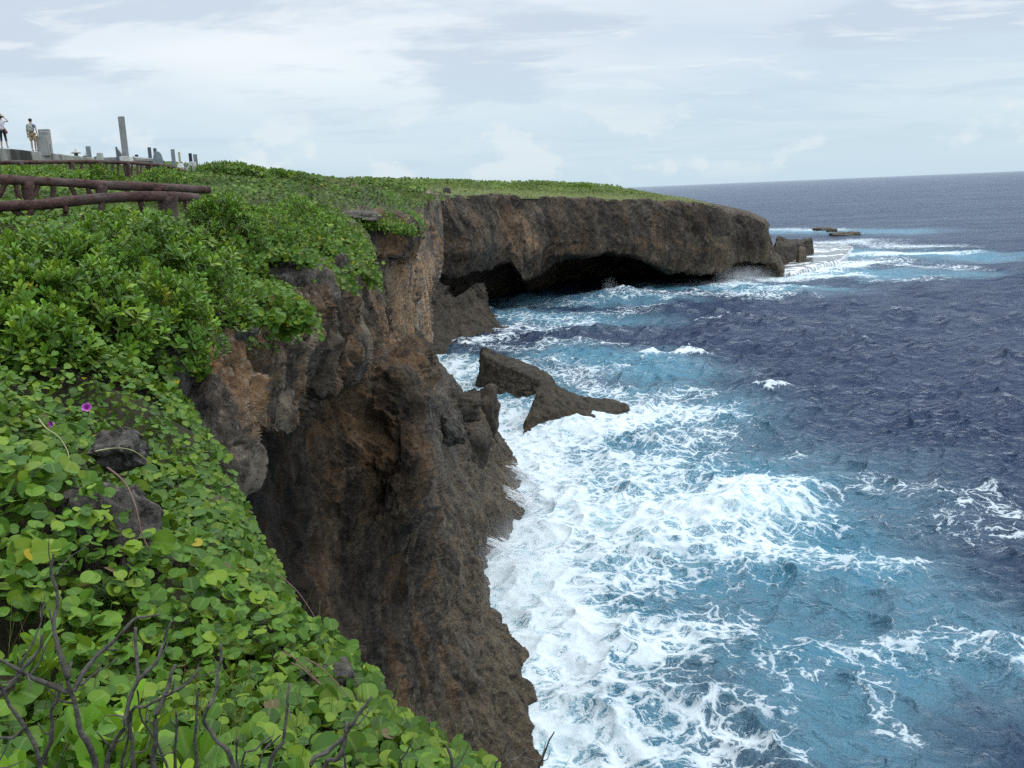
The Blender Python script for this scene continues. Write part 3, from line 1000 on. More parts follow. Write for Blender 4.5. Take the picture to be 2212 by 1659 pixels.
def ground(xy):
    xy = np.atleast_2d(np.asarray(xy, float))[:, :2]
    out = np.empty(len(xy))
    for s in range(0, len(xy), 40000):
        q = xy[s:s + 40000] / 10.0
        d = np.linalg.norm(q[:, None] - _GX[None], axis=-1)
        out[s:s + 40000] = d @ _GS[:len(_GX)] + _GS[len(_GX)] + q @ _GS[len(_GX) + 1:]
    return out


def inside(xy, poly=POLY):
    x, y = xy[:, 0], xy[:, 1]
    r = np.zeros(len(xy), bool)
    a = poly
    b = np.roll(poly, -1, 0)
    for (x0, y0), (x1, y1) in zip(a, b):
        c = (y0 > y) != (y1 > y)
        with np.errstate(divide='ignore', invalid='ignore'):
            xi = (x1 - x0) * (y - y0) / (y1 - y0) + x0
        r ^= c & (x < xi)
    return r


def edge_near(xy, line=EDGE):
    best = np.full(len(xy), 1e9)
    bp = np.zeros_like(xy)
    for p0, p1 in zip(line[:-1], line[1:]):
        v = p1 - p0
        t = np.clip(((xy - p0) @ v) / (v @ v), 0, 1)
        q = p0 + t[:, None] * v
        d = np.linalg.norm(xy - q, axis=1)
        m = d < best
        best[m] = d[m]
        bp[m] = q[m]
    return best, bp


def build_ground():
    th = np.radians(np.linspace(-75, 36, 560))
    r = np.concatenate([np.linspace(0.3, 1.0, 8)[:-1], np.exp(np.linspace(math.log(1.0), math.log(640), 560))])
    R, T = np.meshgrid(r, th, indexing='ij')
    xy = np.stack([R * np.sin(T), R * np.cos(T)], -1).reshape(-1, 2)
    ins = inside(xy)
    d, q = edge_near(xy)
    f = grid_faces(len(r), len(th))
    keep = ins[f].any(1)
    f = f[keep]
    out = ~ins
    xy[out] = q[out]
    z = ground(xy)
    p = np.c_[xy, z]
    rr = np.linalg.norm(xy, axis=1)
    p[out, 2] -= 0.5 * sstep(60, 150, rr[out])
    rough = np.clip(rr / 60, 0.05, 1.0)
    p[:, 2] += rough * 0.25 * fbm(np.c_[xy / 3.0, z * 0], 4, 5) * sstep(0.0, 2.0, np.where(out, 0, d))
    p[:, 2] -= 0.10
    soil = 1 - sstep(14, 45, rr)
    soil = np.maximum(soil * 0.9, 0)
    used = np.unique(f)
    idx = -np.ones(len(p), int)
    idx[used] = np.arange(len(used))
    me = fast_mesh("ground", p[used], idx[f], True, {"soil": soil[used]})
    o = link("ground", me, M["ground"])
    tag(o, "green turf plateau sloping down to the cliff edge", "ground", None, "structure")


build_ground()


def skirt():
    """the cliff under the brow the photographer stands on"""
    e = smooth_path(np.c_[EDGE[:12], ground(EDGE[:12])], 120)
    t = np.gradient(e, axis=0)
    nrm = np.c_[t[:, 1], -t[:, 0], t[:, 0] * 0]
    nrm /= np.linalg.norm(nrm, axis=1, keepdims=True) + 1e-9
    rows = []
    for off, dz in ((-1.2, -0.35), (-0.1, -0.22), (0.05, -0.8), (-0.3, -2), (-1.2, -5), (-1.0, -10), (-0.5, -18), (0.5, -29)):
        rows.append(e + nrm * off + np.array([0, 0, dz]))
    g = np.array(rows)
    g2 = []
    for i in range(len(g) - 1):
        for k in range(14):
            g2.append(g[i] * (1 - k / 14) + g[i + 1] * k / 14)
    g2.append(g[-1])
    g = np.array(g2)
    n, sp = grid_normals(g)
    p = g.reshape(-1, 3)
    dd = rock_disp(p, sp.reshape(-1), [2.4, 1.2, 0.6, 0.3], 0.12, 0.7, 9)
    p = p - n.reshape(-1, 3) * dd[:, None] * 0.6
    o = link("cliff", fast_mesh("cliff", p, grid_faces(*g.shape[:2]), True, {"dark": np.zeros(len(p)), "tan": np.zeros(len(p)), "grey": np.zeros(len(p)) + 0.3}), M["rock"])
    tag(o, "limestone face dropping below the vine covered brow", "cliff", None, "structure")


skirt()

# ================================================================== THE SEA
# foam lying on the water: (px0, py0, px1, py1, half width in metres, amount)
FOAM = [
    (938, 770, 1000, 855, 3.5, .75), (1005, 850, 1065, 940, 6, .75), (1080, 900, 1120, 985, 5, .85), (1125, 985, 1165, 1120, 5, .95), (1060, 1170, 1170, 1150, 5, 1.0),
    (1090, 1220, 1150, 1330, 5, 1.0), (1140, 1340, 1160, 1430, 4.5, .9), (1160, 1430, 1170, 1659, 4, .72), (1060, 880, 1110, 930, 4, .8),
    (1060, 860, 1130, 880, 3.5, .55), (1000, 800, 1020, 840, 4, .6), (1150, 945, 1300, 925, 4, .9), (1300, 915, 1365, 895, 4, .9), (1360, 885, 1470, 900, 5, .72), (1380, 930, 1460, 950, 5, .5),
    (1140, 970, 1400, 1010, 7, .60), (1160, 1030, 1400, 1060, 6, .60), (1180, 1100, 1380, 1120, 7, .70), (1180, 1180, 1430, 1170, 6, .72), (1240, 1260, 1420, 1240, 4, .62),
    (1420, 1140, 1680, 1050, 2.6, .95), (1520, 1130, 1640, 1105, 4.2, 1.0), (1400, 1180, 1640, 1190, 4.5, .66), (1560, 1160, 1760, 1215, 1.8, .55), (1700, 1210, 1850, 1215, 3, .42), (1790, 1190, 1830, 1250, 1.5, .5),
    (1250, 1330, 1330, 1325, 2, .5), (1200, 1400, 1440, 1385, 3, .72), (1400, 1385, 1570, 1350, 2.2, .6), (1190, 1440, 1330, 1480, 3.5, .66), (1180, 1510, 1330, 1640, 4.0, .66),
    (1290, 1490, 1430, 1560, 2.6, .56), (1300, 1580, 1480, 1590, 2.4, .56), (1470, 1545, 1560, 1535, 1.2, .5), (1480, 1575, 1740, 1650, 1.0, .66), (1380, 1650, 1520, 1659, 1.2, .6), (1560, 1520, 1690, 1560, 1.2, .38),
    (1720, 1400, 1900, 1370, 1.6, .36), (1860, 1390, 2030, 1395, 2.0, .37), (1830, 1400, 1900, 1480, 1.2, .33), (1900, 1480, 1950, 1570, 1.0, .37), (2040, 1380, 2212, 1440, 1.6, .38), (1680, 1420, 1740, 1460, 1.0, .34),
    (2080, 1085, 2240, 1130, 2.8, .38), (1890, 1050, 1990, 1065, 2.0, .36), (1990, 1120, 2130, 1150, 2.2, .30), (2150, 1140, 2240, 1165, 2, .36),
    (1560, 590, 1700, 605, 5, .85), (1420, 615, 1560, 605, 5, .45), (1350, 640, 1700, 640, 4, .42), (1500, 610, 1700, 625, 6, .75), (1560, 640, 1730, 625, 4, .55), (1640, 600, 1840, 597, 5, .75),
    (1700, 590, 1850, 570, 7, .95), (1790, 550, 2030, 548, 8, .85), (1850, 530, 2050, 533, 7, .7), (1760, 525, 1870, 520, 10, .8), (1670, 495, 1800, 497, 10, .6), (1850, 560, 2060, 580, 6, .5), (1900, 605, 2050, 600, 4, .38),
    (1060, 690, 1180, 692, 5, .42), (1100, 716, 1250, 700, 5, .5), (1080, 660, 1280, 652, 4, .34), (1250, 680, 1420, 660, 4, .36), (1290, 640, 1420, 648, 3, .42), (1040, 742, 1330, 738, 3.5, .40), (1000, 740, 1090, 728, 2.5, .6),
    (1130, 775, 1290, 800, 4, .40), (1200, 800, 1330, 850, 4, .45), (1320, 860, 1480, 850, 4, .45), (1310, 630, 1330, 640, 3, .7),
    (1640, 1010, 1680, 1015, .6, .5), (1500, 690, 1550, 692, 1.0, .45), (1640, 1440, 1700, 1500, .7, .35), (1950, 670, 1975, 672, 1, .5), (1720, 975, 1750, 972, .8, .45),
]
AER = [
    (960, 800, 1130, 1000, 10, .7), (1060, 880, 1140, 940, 7, .7), (1110, 1000, 1420, 1050, 12, .8), (1140, 1120, 1420, 1150, 10, .92), (1120, 1200, 1160, 1330, 6, 1.0), (1130, 1300, 1180, 1620, 5, .9), (1160, 1500, 1300, 1600, 4, .5),
    (1450, 1150, 1700, 1120, 4, 1.0), (1450, 1190, 1720, 1190, 6, .8), (1650, 1160, 1850, 1240, 4, .6), (1500, 1290, 1900, 1260, 5, .36), (1700, 1310, 2000, 1330, 5, .36), (1650, 1430, 1800, 1500, 4, .42),
    (1700, 1540, 1850, 1600, 4, .36), (1830, 1400, 2150, 1420, 4, .40), (1250, 1300, 1600, 1340, 4, .35), (1300, 1400, 1500, 1370, 3, .55), (1200, 760, 1420, 800, 6, .62), (1060, 690, 1300, 690, 8, .45),
    (1100, 650, 1420, 650, 6, .38), (1420, 620, 1720, 625, 8, .75), (1700, 590, 1900, 590, 9, .7), (1800, 545, 2080, 555, 12, .7), (1300, 900, 1480, 900, 8, .5), (1260, 850, 1420, 840, 6, .4), (1880, 600, 2080, 590, 6, .4),
    (1670, 500, 1950, 500, 14, .5), (1190, 930, 1300, 935, 3, .9), (1180, 1530, 1230, 1550, 2.2, .9), (1750, 1380, 1950, 1430, 3.5, .5), (1580, 1100, 1690, 1075, 2.5, .9)]
# lumps of swell and breakers: (px0, py0, px1, py1, half width, height)
HUMP = [(1440, 1165, 1690, 1090, 3.2, 1.7), (1590, 1130, 1660, 1100, 2.2, 0.8), (1380, 640, 1700, 628, 5, 1.6), (1250, 650, 1440, 628, 4, 1.3), (1080, 700, 1250, 690, 5, 1.0), (1190, 930, 1270, 925, 2.2, 1.5),
        (1700, 1235, 1850, 1235, 3.0, 0.9), (1700, 850, 1900, 830, 5, 0.9), (1900, 990, 2010, 980, 3, 0.9), (1430, 960, 1560, 940, 4, .5), (1960, 560, 2060, 550, 7, 1.3),
        (1400, 1500, 1640, 1440, 2.6, 0.8), (2060, 1440, 2212, 1420, 2.5, 0.8), (1300, 760, 1500, 770, 5, 0.7), (1130, 1180, 1160, 1260, 3, 0.7)]


def seg_field(xy, items, power=2.0, combine='max'):
    r = np.zeros(len(xy))
    for x0, y0, x1, y1, w, a in items:
        p0, p1 = S(x0, y0)[:2], S(x1, y1)[:2]
        lo, hi = np.minimum(p0, p1) - 3.2 * w, np.maximum(p0, p1) + 3.2 * w
        m = np.where((xy[:, 0] > lo[0]) & (xy[:, 0] < hi[0]) & (xy[:, 1] > lo[1]) & (xy[:, 1] < hi[1]))[0]
        if len(m) == 0:
            continue
        q = xy[m]
        v = p1 - p0
        t = np.clip(((q - p0) @ v) / (v @ v + 1e-6), 0, 1)
        d = np.linalg.norm(q - (p0 + t[:, None] * v), axis=1) / w
        g = a * np.exp(-0.5 * d ** power)
        r[m] = np.maximum(r[m], g) if combine == 'max' else r[m] + g
    return r


def build_sea():
    th = np.radians(np.linspace(-24, 44, 1050))
    dip = np.concatenate([np.linspace(44, 4, 900), np.exp(np.linspace(math.log(4), math.log(0.03), 130))[1:]])
    r = EYE / np.tan(np.radians(dip))
    R, T = np.meshgrid(r, th, indexing='ij')
    X0, Y0 = R * np.sin(T), R * np.cos(T)
    dr = np.gradient(r)[:, None] * np.ones_like(T)
    dt = R * (th[1] - th[0])
    x, y = X0.ravel(), Y0.ravel()
    sp = np.maximum(dr, dt * 1.0).ravel()
    z = np.zeros_like(x)
    ox, oy = np.zeros_like(x), np.zeros_like(x)
    rr = np.random.default_rng(5)
    wind = math.radians(205)        # the seas run in towards the cliff
    calm = np.ones_like(x)
    for i in range(74):
        lam = 1.1 * (46 / 1.1) ** ((i + rr.random()) / 74)
        a = wind + rr.normal() * 0.75
        k = 2 * math.pi / lam
        A = 0.0200 * lam ** 0.76 * (0.6 + 0.8 * rr.random())
        A *= 1.0 if lam < 9 else 0.55
        w = sstep(1.6, 3.2, lam / sp)
        ph = k * (x * math.cos(a) + y * math.sin(a)) + rr.random() * 6.283
        s, c = np.sin(ph), np.cos(ph)
        z += w * A * c
        ox -= w * A * 0.85 * s * math.cos(a)
        oy -= w * A * 0.85 * s * math.sin(a)
    gust = 0.65 + 0.55 * (0.5 + 0.5 * fbm(np.c_[x / 60, y / 60, x * 0], 3, 21))
    z *= gust
    ox *= gust
    oy *= gust
    xy = np.c_[x, y]
    wob = np.c_[fbm(np.c_[x / 7, y / 7, x * 0], 3, 31), fbm(np.c_[x / 7, y / 7, x * 0 + 9], 3, 32)] * 3.0
    far = np.clip(np.linalg.norm(xy, axis=1) / 120, 0.25, 2.0)[:, None]
    q = xy + wob * far
    foam = seg_field(q, [(a, b, c, d, w, h * 0.82 if h >= 0.9 else h * 0.73) for a, b, c, d, w, h in FOAM])
    aer = seg_field(q, AER)
    foam = np.minimum(foam, 0.64 + 0.10 * fbm(np.c_[x / 3.5, y / 3.5, x * 0], 3, 77))
    z *= 1 - 0.45 * np.clip(foam * 1.2, 0, 1)
    hump = seg_field(xy + wob * 0.3, HUMP, 2.0, 'sum')
    z += hump * (0.85 + 0.3 * fbm(np.c_[x / 2.5, y / 2.5, x * 0], 3, 44))
    # churned water is lumpier
    churn = np.clip(foam + 0.5 * aer, 0, 1)
    z += churn * 0.30 * sstep(0.4, 1.2, 2.0 / sp) * fbm(np.c_[x / 2.2, y / 2.2, x * 0], 4, 51)
    # scattered whitecaps on the steepest crests
    rms = np.sqrt((z ** 2).mean())
    cap = sstep(2.4, 3.4, z / (rms + 1e-6)) * 0.55 * sstep(0.1, 0.5, fbm(np.c_[x / 30, y / 30, x * 0], 2, 61) + 0.15)
    capfade = 1 - sstep(300, 1500, np.linalg.norm(xy, axis=1))
    foam = np.maximum(foam, cap * capfade)
    p = np.c_[x + ox, y + oy, z]
    me = fast_mesh("sea", p, grid_faces(len(r), len(th)), True, {"foam": foam, "aer": aer})
    o = link("sea", me, M["water"])
    tag(o, "dark blue ocean with white surf below the cliffs", "sea", None, "structure")


build_sea()

# ------------------------------------------------------------------ rocks standing in the sea
def rock_loft(name, lat, step, sig, lams, amp, mat, seed, label, cat="rock", group=None, wmin=0.006, flute=0.7, kind=None, grey=0.0):
    g = lat_world(lat)
    g = resample(resample(g, step, 0, wmin), step, 1, wmin)
    g = blur(blur(g, sig, 0), sig, 1)
    n, sp = grid_normals(g)
    p = g.reshape(-1, 3)
    d = rock_disp(p, sp.reshape(-1), lams, amp, flute, seed)
    p = p - n.reshape(-1, 3) * d[:, None]
    z = np.zeros(len(p))
    me = fast_mesh(name, p, grid_faces(*g.shape[:2]), True, {"dark": z, "tan": z, "grey": z + grey})
    o = link(name, me, mat)
    return tag(o, label, cat, group, kind)


def W(px, py, z):
    return tuple(S(px, py, z)) + ("w",)


SLAB = [   # back foot, back crest, front crest, front foot
    [P(1040, 775, 146), P(1030, 790, 143), P(1026, 800, 140), P(1022, 834, 138.5)],
    [P(1046, 752, 145), P(1043, 750, 142.5), P(1040, 760, 140), P(1026, 838, 137.5)],
    [P(1080, 770, 146), P(1073, 757, 142), P(1066, 775, 138.5), P(1056, 846, 135.5)],
    [P(1120, 785, 144), P(1116, 773, 140.5), P(1105, 795, 136.5), P(1090, 854, 133.5)],
    [P(1165, 800, 142), P(1160, 791, 138.5), P(1150, 812, 134), P(1140, 858, 131.5)],
    [P(1205, 825, 138), P(1195, 816, 135.5), P(1190, 824, 131), P(1190, 858, 129)],
    [P(1212, 838, 136), P(1208, 835, 135), P(1206, 842, 131.5), P(1205, 858, 130)]]
WEDGE = [
    [P(1160, 850, 124), P(1152, 830, 119), P(1138, 858, 113), P(1125, 900, 109.5), P(1114, 952, 105.6)],
    [P(1172, 830, 124), P(1163, 812, 117), P(1150, 855, 112.5), P(1136, 900, 109.3), P(1122, 952, 105.4)],
    [P(1190, 828, 125), P(1180, 807, 117.5), P(1172, 850, 113), P(1160, 895, 110.2), P(1150, 942, 106.8)],
    [P(1225, 842, 126), P(1212, 830, 118), P(1210, 860, 114.5), P(1203, 885, 112.2), P(1198, 915, 109.5)],
    [P(1258, 858, 126), P(1246, 849, 118.8), P(1246, 870, 115.5), P(1246, 885, 114), P(1248, 912, 111.5)],
    [P(1295, 868, 126), P(1286, 860, 119.6), P(1288, 880, 116.6), P(1290, 900, 114), P(1294, 932, 109.5)],
    [P(1330, 872, 126), P(1325, 866, 120.8), P(1328, 878, 118.2), P(1332, 893, 116.5), P(1340, 916, 113.5)],
    [P(1356, 874, 125), P(1354, 868, 121.5), P(1358, 878, 119.8), P(1362, 888, 118.8), P(1366, 904, 117.2)],
    [P(1366, 886, 124), P(1366, 883, 122), P(1368, 888, 121), P(1370, 893, 120), P(1372, 900, 119)]]


def wl(lat):
    return [[tuple(q) + ("w",) for q in c] for c in lat]


def sink(lat, ends=(0, -1)):
    """foot points go under the water"""
    out = []
    for c in lat:
        c = [np.array(q) for q in c]
        for e in ends:
            c[e][2] = -1.2
        out.append(c)
    for q in out[0] + out[-1]:
        q[2] = min(q[2], 0.6)
    return out


LS = [6.0, 3.0, 1.5, 0.8, 0.4]
rock_loft("sea_rock", wl(sink(SLAB)), 0.0006, 2.2, LS, 0.19, M["rock_sea"], 21, "dark slab shaped sea rock tilted behind the pointed one", "sea rock", "rocks standing in the surf")
rock_loft("sea_rock", wl(sink(WEDGE)), 0.0006, 2.2, LS, 0.19, M["rock_sea"], 22, "dark pointed sea rock with surf breaking over its low right end", "sea rock", "rocks standing in the surf")

LEDGE = [
    [(1655, 505, 312), (1655, 503, 308), (1650, 520, 300), (1650, 562, 292)],
    [(1680, 512, 326), (1678, 510, 320), (1676, 525, 308), (1684, 560, 300)],
    [(1705, 511, 338), (1702, 512, 332), (1702, 530, 316), (1708, 552, 312)],
    [(1735, 513, 352), (1732, 513, 346), (1728, 525, 334), (1738, 537, 338)],
    [(1757, 515, 360), (1754, 514, 355), (1752, 515, 350), (1756, 523, 350)],
    [(1762, 519, 358), (1760, 516, 356), (1759, 520, 354), (1760, 526, 350)]]
_l = [[P(*e) for e in c] for c in LEDGE]
rock_loft("reef_ledge", wl(sink(_l)), 0.0006, 2, [9, 4.5, 2.2, 1.2], 0.26, M["rock_sea"], 23, "low jagged brown rock ledge beyond the tip of the headland", "rock ledge")
KNOB = [[P(*e) for e in c] for c in [
    [(1716, 535, 318), (1718, 533, 316), (1718, 536, 314), (1718, 548, 310)],
    [(1728, 534, 320), (1727, 531, 316), (1726, 534, 314), (1726, 548, 308)],
    [(1741, 536, 320), (1740, 533, 317), (1739, 537, 314), (1738, 550, 309)],
    [(1744, 540, 319), (1744, 539, 317), (1743, 542, 315), (1742, 548, 312)]]]
rock_loft("reef_boulder", wl(sink(KNOB)), 0.0006, 1.5, [3, 1.5, .8], 0.14, M["rock_far"], 24, "rough boulder standing on the wet reef beside the headland tip", "boulder")


def reef():
    """flat wave-cut platform with water pouring off its edge"""
    top = [S(px, py, 1.4)[:2] for px, py in [(1690, 583), (1715, 583), (1745, 577), (1775, 570), (1800, 562), (1822, 553), (1832, 547), (1838, 541), (1842, 533), (1830, 527), (1800, 524), (1765, 523), (1735, 527), (1700, 540), (1670, 560)]]
    top = np.array(top)
    ring = smooth_path(np.vstack([top, top[:1]]), 240)[:-1]
    ring += 1.0 * np.c_[fbm(np.c_[ring / 14, ring[:, :1] * 0], 3, 71), fbm(np.c_[ring / 14, ring[:, :1] * 0 + 5], 3, 72)]
    cen = ring.mean(0)
    rows, foam = [], []
    for s, z in [(0.02, 1.25), (0.3, 1.3), (0.6, 1.35), (0.85, 1.4), (0.93, 1.4), (0.965, 1.25), (0.985, 1.0), (0.995, 0.7), (1.005, .35), (1.012, -0.5), (1.02, -1.5)]:
        q = cen + (ring - cen) * s
        rows.append(np.c_[q, np.full(len(q), z)])
    g = np.array(rows)
    out = [g[:1]]
    for i in range(len(g) - 1):
        for k in range(1, 7):
            out.append((g[i] * (1 - k / 6) + g[i + 1] * k / 6)[None])
    g = np.concatenate(out)
    g = np.concatenate([g, g[:, :1]], 1)
    p = g.reshape(-1, 3)
    p[:, 2] += 0.12 * fbm(p / 4, 3, 73)
    me = fast_mesh("reef_platform", p, grid_faces(*g.shape[:2]), True)
    t = NT("wet_reef")
    n = t.noise(t.mapv(t.pos, (1, 1, 1)), 0.12, 7, 0.65, 1.0)
    sep = t.n("ShaderNodeSeparateXYZ")
    t.L(t.pos, sep.inputs[0])
    fall = t.noise(t.mapv(t.pos, (1, 1, 0.05)), 0.9, 4, 0.6)
    edge = t.ramp(sep.outputs[2], [(0.0, 1), (1.0, 1)])
    low = t.math('LESS_THAN', sep.outputs[2], 1.15)
    f_top = t.ramp(n, [(0.52, 0), (0.60, 0.85)])
    f_fall = t.ramp(fall, [(0.40, 0.05), (0.56, 0.8)])
    mixf = t.n("ShaderNodeMix")
    t.L(low, mixf.inputs[0])
    t.L(f_top, mixf.inputs[2])
    t.L(f_fall, mixf.inputs[3])
    wet = t.bsdf(t.mix(n, (0.05, 0.05, 0.05), (0.12, 0.11, 0.10)), 0.15, 0.6, t.bump(t.noise(t.pos, 0.8, 5), 0.4, 0.2))
    wh = t.bsdf((0.82, 0.86, 0.88), 0.7)
    ms = t.n("ShaderNodeMixShader")
    t.L(mixf.outputs[0], ms.inputs[0])
    t.L(wet, ms.inputs[1])
    t.L(wh, ms.inputs[2])
    o = link("reef_platform", me, t.done(ms.outputs[0]))
    tag(o, "flat wet reef shelf with white water spilling off its edge", "reef", None, "structure")


reef()


def blob_rock(name, c, s, seed, mat, label, cat="rock", group=None, lam=0.5, amp=0.22, n=40, rz=0.0, sub=5, parent=None, grey=0.7):
    bm = bmesh.new()
    bmesh.ops.create_icosphere(bm, subdivisions=sub, radius=1.0)
    v = np.array([q.co[:] for q in bm.verts])
    f = np.array([[w.index for w in q.verts] for q in bm.faces])
    bm.free()
    m = np.abs(v).max(1, keepdims=True)
    box = v / m
    v2 = v * 0.45 + box * 0.48                      # blocky
    low = fbm(v * 1.3 + seed * 5.1, 3, seed)[:, None]
    v2 = v2 * (1 + 0.42 * low)
    p = v2 * np.array(s)
    ca, sa = math.cos(rz), math.sin(rz)
    p = np.c_[p[:, 0] * ca - p[:, 1] * sa, p[:, 0] * sa + p[:, 1] * ca, p[:, 2]]
    sp = np.full(len(p), float(max(s)) * (0.09 if sub == 4 else 0.045))
    d = rock_disp(p + seed * 3.7, sp, [lam * 2, lam, lam / 2, lam / 4, lam / 8], amp, 0.8, seed)
    p = p + v * d[:, None]
    z = np.zeros(len(p))
    me = fast_mesh(name, p, f, True, {"dark": z, "tan": z, "grey": z + grey})
    o = link(name, me, mat, parent)
    o.location = tuple(c)
    return tag(o, label, cat, group)


for px, py, sx, lab in [(1775, 496, 4.5, "small dark reef rock awash left of a smaller one beyond the headland"), (1797, 499, 2.6, "small dark reef rock beside the larger one beyond the headland"), (1822, 506, 7.5, "long low brown reef rock awash nearest the open sea")]:
    blob_rock("reef_rock", S(px, py, 0.4), (sx, sx * 0.9, 1.1), int(px), M["rock_far"], lab, "reef rock", "rocks awash beyond the headland", 2.0, 0.35, sub=4)

# ================================================================== PLANTS
ROCKS = []          # (centre, radius) the leaves keep clear of
def _vine_leaf(n=17):
    """round two-lobed leaf: notch at the tip, folded along the midrib, edges curling down a little"""
    out = [(0, -.44)]
    for i in range(n):
        w = -math.pi / 2 + 2 * math.pi * (i + 0.5) / n
        r = 0.50 * (1 - 0.20 * math.exp(-((w - math.pi / 2) / 0.22) ** 2)) * (1 + 0.03 * math.cos(3 * w))
        out.append((r * math.cos(w) * 1.06, r * math.sin(w) * 0.98))
    p = np.array(out + [(0, -.02)])
    x = np.abs(p[:, 0])
    z = 0.42 * x - 0.55 * x ** 2 - 0.22 * (p[:, 1] - 0.1) ** 2
    k = len(out)
    return np.c_[p, z], np.array([(k, i, (i + 1) % k) for i in range(k)])


T_VINE = _vine_leaf()
T_MID = (np.array([(0, -.5, 0), (-.46, -.1, .16), (-.32, .38, .12), (0, .46, 0), (.32, .38, .12), (.46, -.1, .16)]), np.array([(0, 3, 2, 1), (0, 5, 4, 3)]))
T_OB = (np.array([(0, 0, 0), (-.10, .30, .03), (-.235, .68, .06), (-.16, .93, .0), (0, 1.0, -.05), (.16, .93, .0), (.235, .68, .06), (.10, .30, .03), (0, .5, 0.0)]),
        np.array([(8, i, (i + 1) % 8) for i in range(8)])[:, ::-1])
T_OBM = (np.array([(0, 0, 0), (-.22, .6, .07), (0, 1.0, -.06), (.22, .6, .07)]), np.array([(0, 3, 2, 1)]))


def unit(v):
    return v / (np.linalg.norm(v, axis=-1, keepdims=True) + 1e-9)


def leaf_arrays(tpl, pos, nrm, fwd, size, tint):
    tv, tf = tpl
    n = unit(nrm)
    b = unit(fwd - (fwd * n).sum(1, keepdims=True) * n)
    a = np.cross(b, n)
    s = np.asarray(size, float)[:, None, None]
    v = pos[:, None] + s * (tv[None, :, 0:1] * a[:, None] + tv[None, :, 1:2] * b[:, None] + tv[None, :, 2:3] * n[:, None])
    k = len(tv)
    f = (np.arange(len(pos)) * k)[:, None, None] + tf[None]
    col = np.concatenate([np.repeat(tint[:, None], k, 1), np.broadcast_to(np.abs(tv[:, 0])[None, :, None], (len(pos), k, 1)) + 0.0], -1)
    return v.reshape(-1, 3), f.reshape(-1, tf.shape[1]), col.reshape(-1, 4)


def join_leaves(parts):
    vs, fs, cs, b = [], [], [], 0
    for v, f, c in parts:
        vs.append(v)
        fs.append(f + b)
        cs.append(c)
        b += len(v)
    return np.concatenate(vs), np.concatenate(fs), np.concatenate(cs)


GREENS = np.array([(0.068, 0.150, 0.010), (0.100, 0.190, 0.012), (0.038, 0.098, 0.008), (0.148, 0.228, 0.014), (0.070, 0.155, 0.014)])


def greens(n, rng, yellow=0.02, light=1.0, brown=0.0):
    c = GREENS[rng.integers(0, len(GREENS), n)] * (0.75 + 0.5 * rng.random((n, 1))) * light
    y = rng.random(n)
    c[y < yellow] = np.array([0.40, 0.33, 0.02]) * (0.7 + 0.5 * rng.random(((y < yellow).sum(), 1)))
    b = (y > 1 - brown)
    c[b] = np.array([0.13, 0.09, 0.045]) * (0.6 + 0.8 * rng.random((b.sum(), 1)))
    return c


def scatter(r0, r1, dens, th0=-70, th1=14, over=0.0):
    a = 0.5 * (r1 ** 2 - r0 ** 2) * math.radians(th1 - th0)
    n = int(a * dens)
    r = np.sqrt(r0 ** 2 + RNG.random(n) * (r1 ** 2 - r0 ** 2))
    t = np.radians(th0 + RNG.random(n) * (th1 - th0))
    xy = np.c_[r * np.sin(t), r * np.cos(t)]
    ins = inside(xy)
    d, q = edge_near(xy)
    ok = ins | (d < over)
    return xy[ok], np.where(ins, d, -d)[ok], q[ok]


def slope_normal(xy):
    e = 0.08
    gx = (ground(xy + [e, 0]) - ground(xy - [e, 0])) / (2 * e)
    gy = (ground(xy + [0, e]) - ground(xy - [0, e])) / (2 * e)
    return unit(np.c_[-gx, -gy, np.ones(len(xy))])


def clear_of_rocks(p):
    ok = np.ones(len(p), bool)
    for c, r in ROCKS:
        q = (p - np.asarray(c)) / np.asarray(r)
        ok &= (q ** 2).sum(1) > 1.0
        # leaves in front of the rock, seen from the path, thin out too
        ok &= ~((np.abs(q[:, 0]) < 0.8) & (np.abs(q[:, 1] + 0.7) < 0.8) & (q[:, 2] < 0.6) & (RNG.random(len(p)) < 0.75))
    return ok


def canopy(xy, rr):
    b = fbm(np.c_[xy / 0.9, xy[:, :1] * 0 + 3], 3, 91)
    return 0.10 + 0.20 * np.clip(b + 0.25, 0, 1)


# ---- outcrops, boulders
def outcrop(px, py, d, s, seed, label, group="grey rocks poking through the vines", lift=0.0, name="rock", lam=None, amp=0.25, grey=0.7):
    c = P(px, py, d)
    c[2] += lift - 0.3 * s[2]
    blob_rock(name, c, s, seed, M["rock_grey"], label, "rock", group, lam or max(s) * 0.55, amp, rz=seed * 0.7, sub=5, grey=grey)
    ROCKS.append((c, (np.array(s) * 0.78)))


outcrop(236, 1118, 3.75, (0.19, 0.18, 0.18), 3, "pitted dark grey rock, biggest among the vines left of the cave")
outcrop(300, 1190, 3.65, (0.12, 0.11, 0.10), 4, "small grey rock just below the biggest pitted rock")
outcrop(262, 962, 4.7, (0.13, 0.12, 0.09), 5, "small dark rock hidden among leaves above the pitted rock")
outcrop(548, 1395, 3.42, (0.10, 0.09, 0.06), 6, "pale stony lump with dry roots halfway down the vine slope")
outcrop(706, 1478, 3.15, (0.095, 0.10, 0.085), 7, "pale grey rock under dry runners at the lower brow")
outcrop(560, 1350, 3.75, (0.06, 0.07, 0.05), 17, "tiny brown rock beside the pale stony lump")
outcrop(612, 612, 15.2, (0.78, 0.62, 0.58), 8, "rounded dark grey boulder on the brow behind the vine tongue", amp=0.10, lift=-0.12, grey=0.35)
outcrop(372, 800, 8.5, (0.16, 0.3, 0.28), 9, "upright grey rock face at the left end of the bare brow", amp=0.2)
outcrop(468, 700, 10.3, (0.35, 0.3, 0.16), 10, "brown shelf of rock under the leaves above the overhang", amp=0.2)
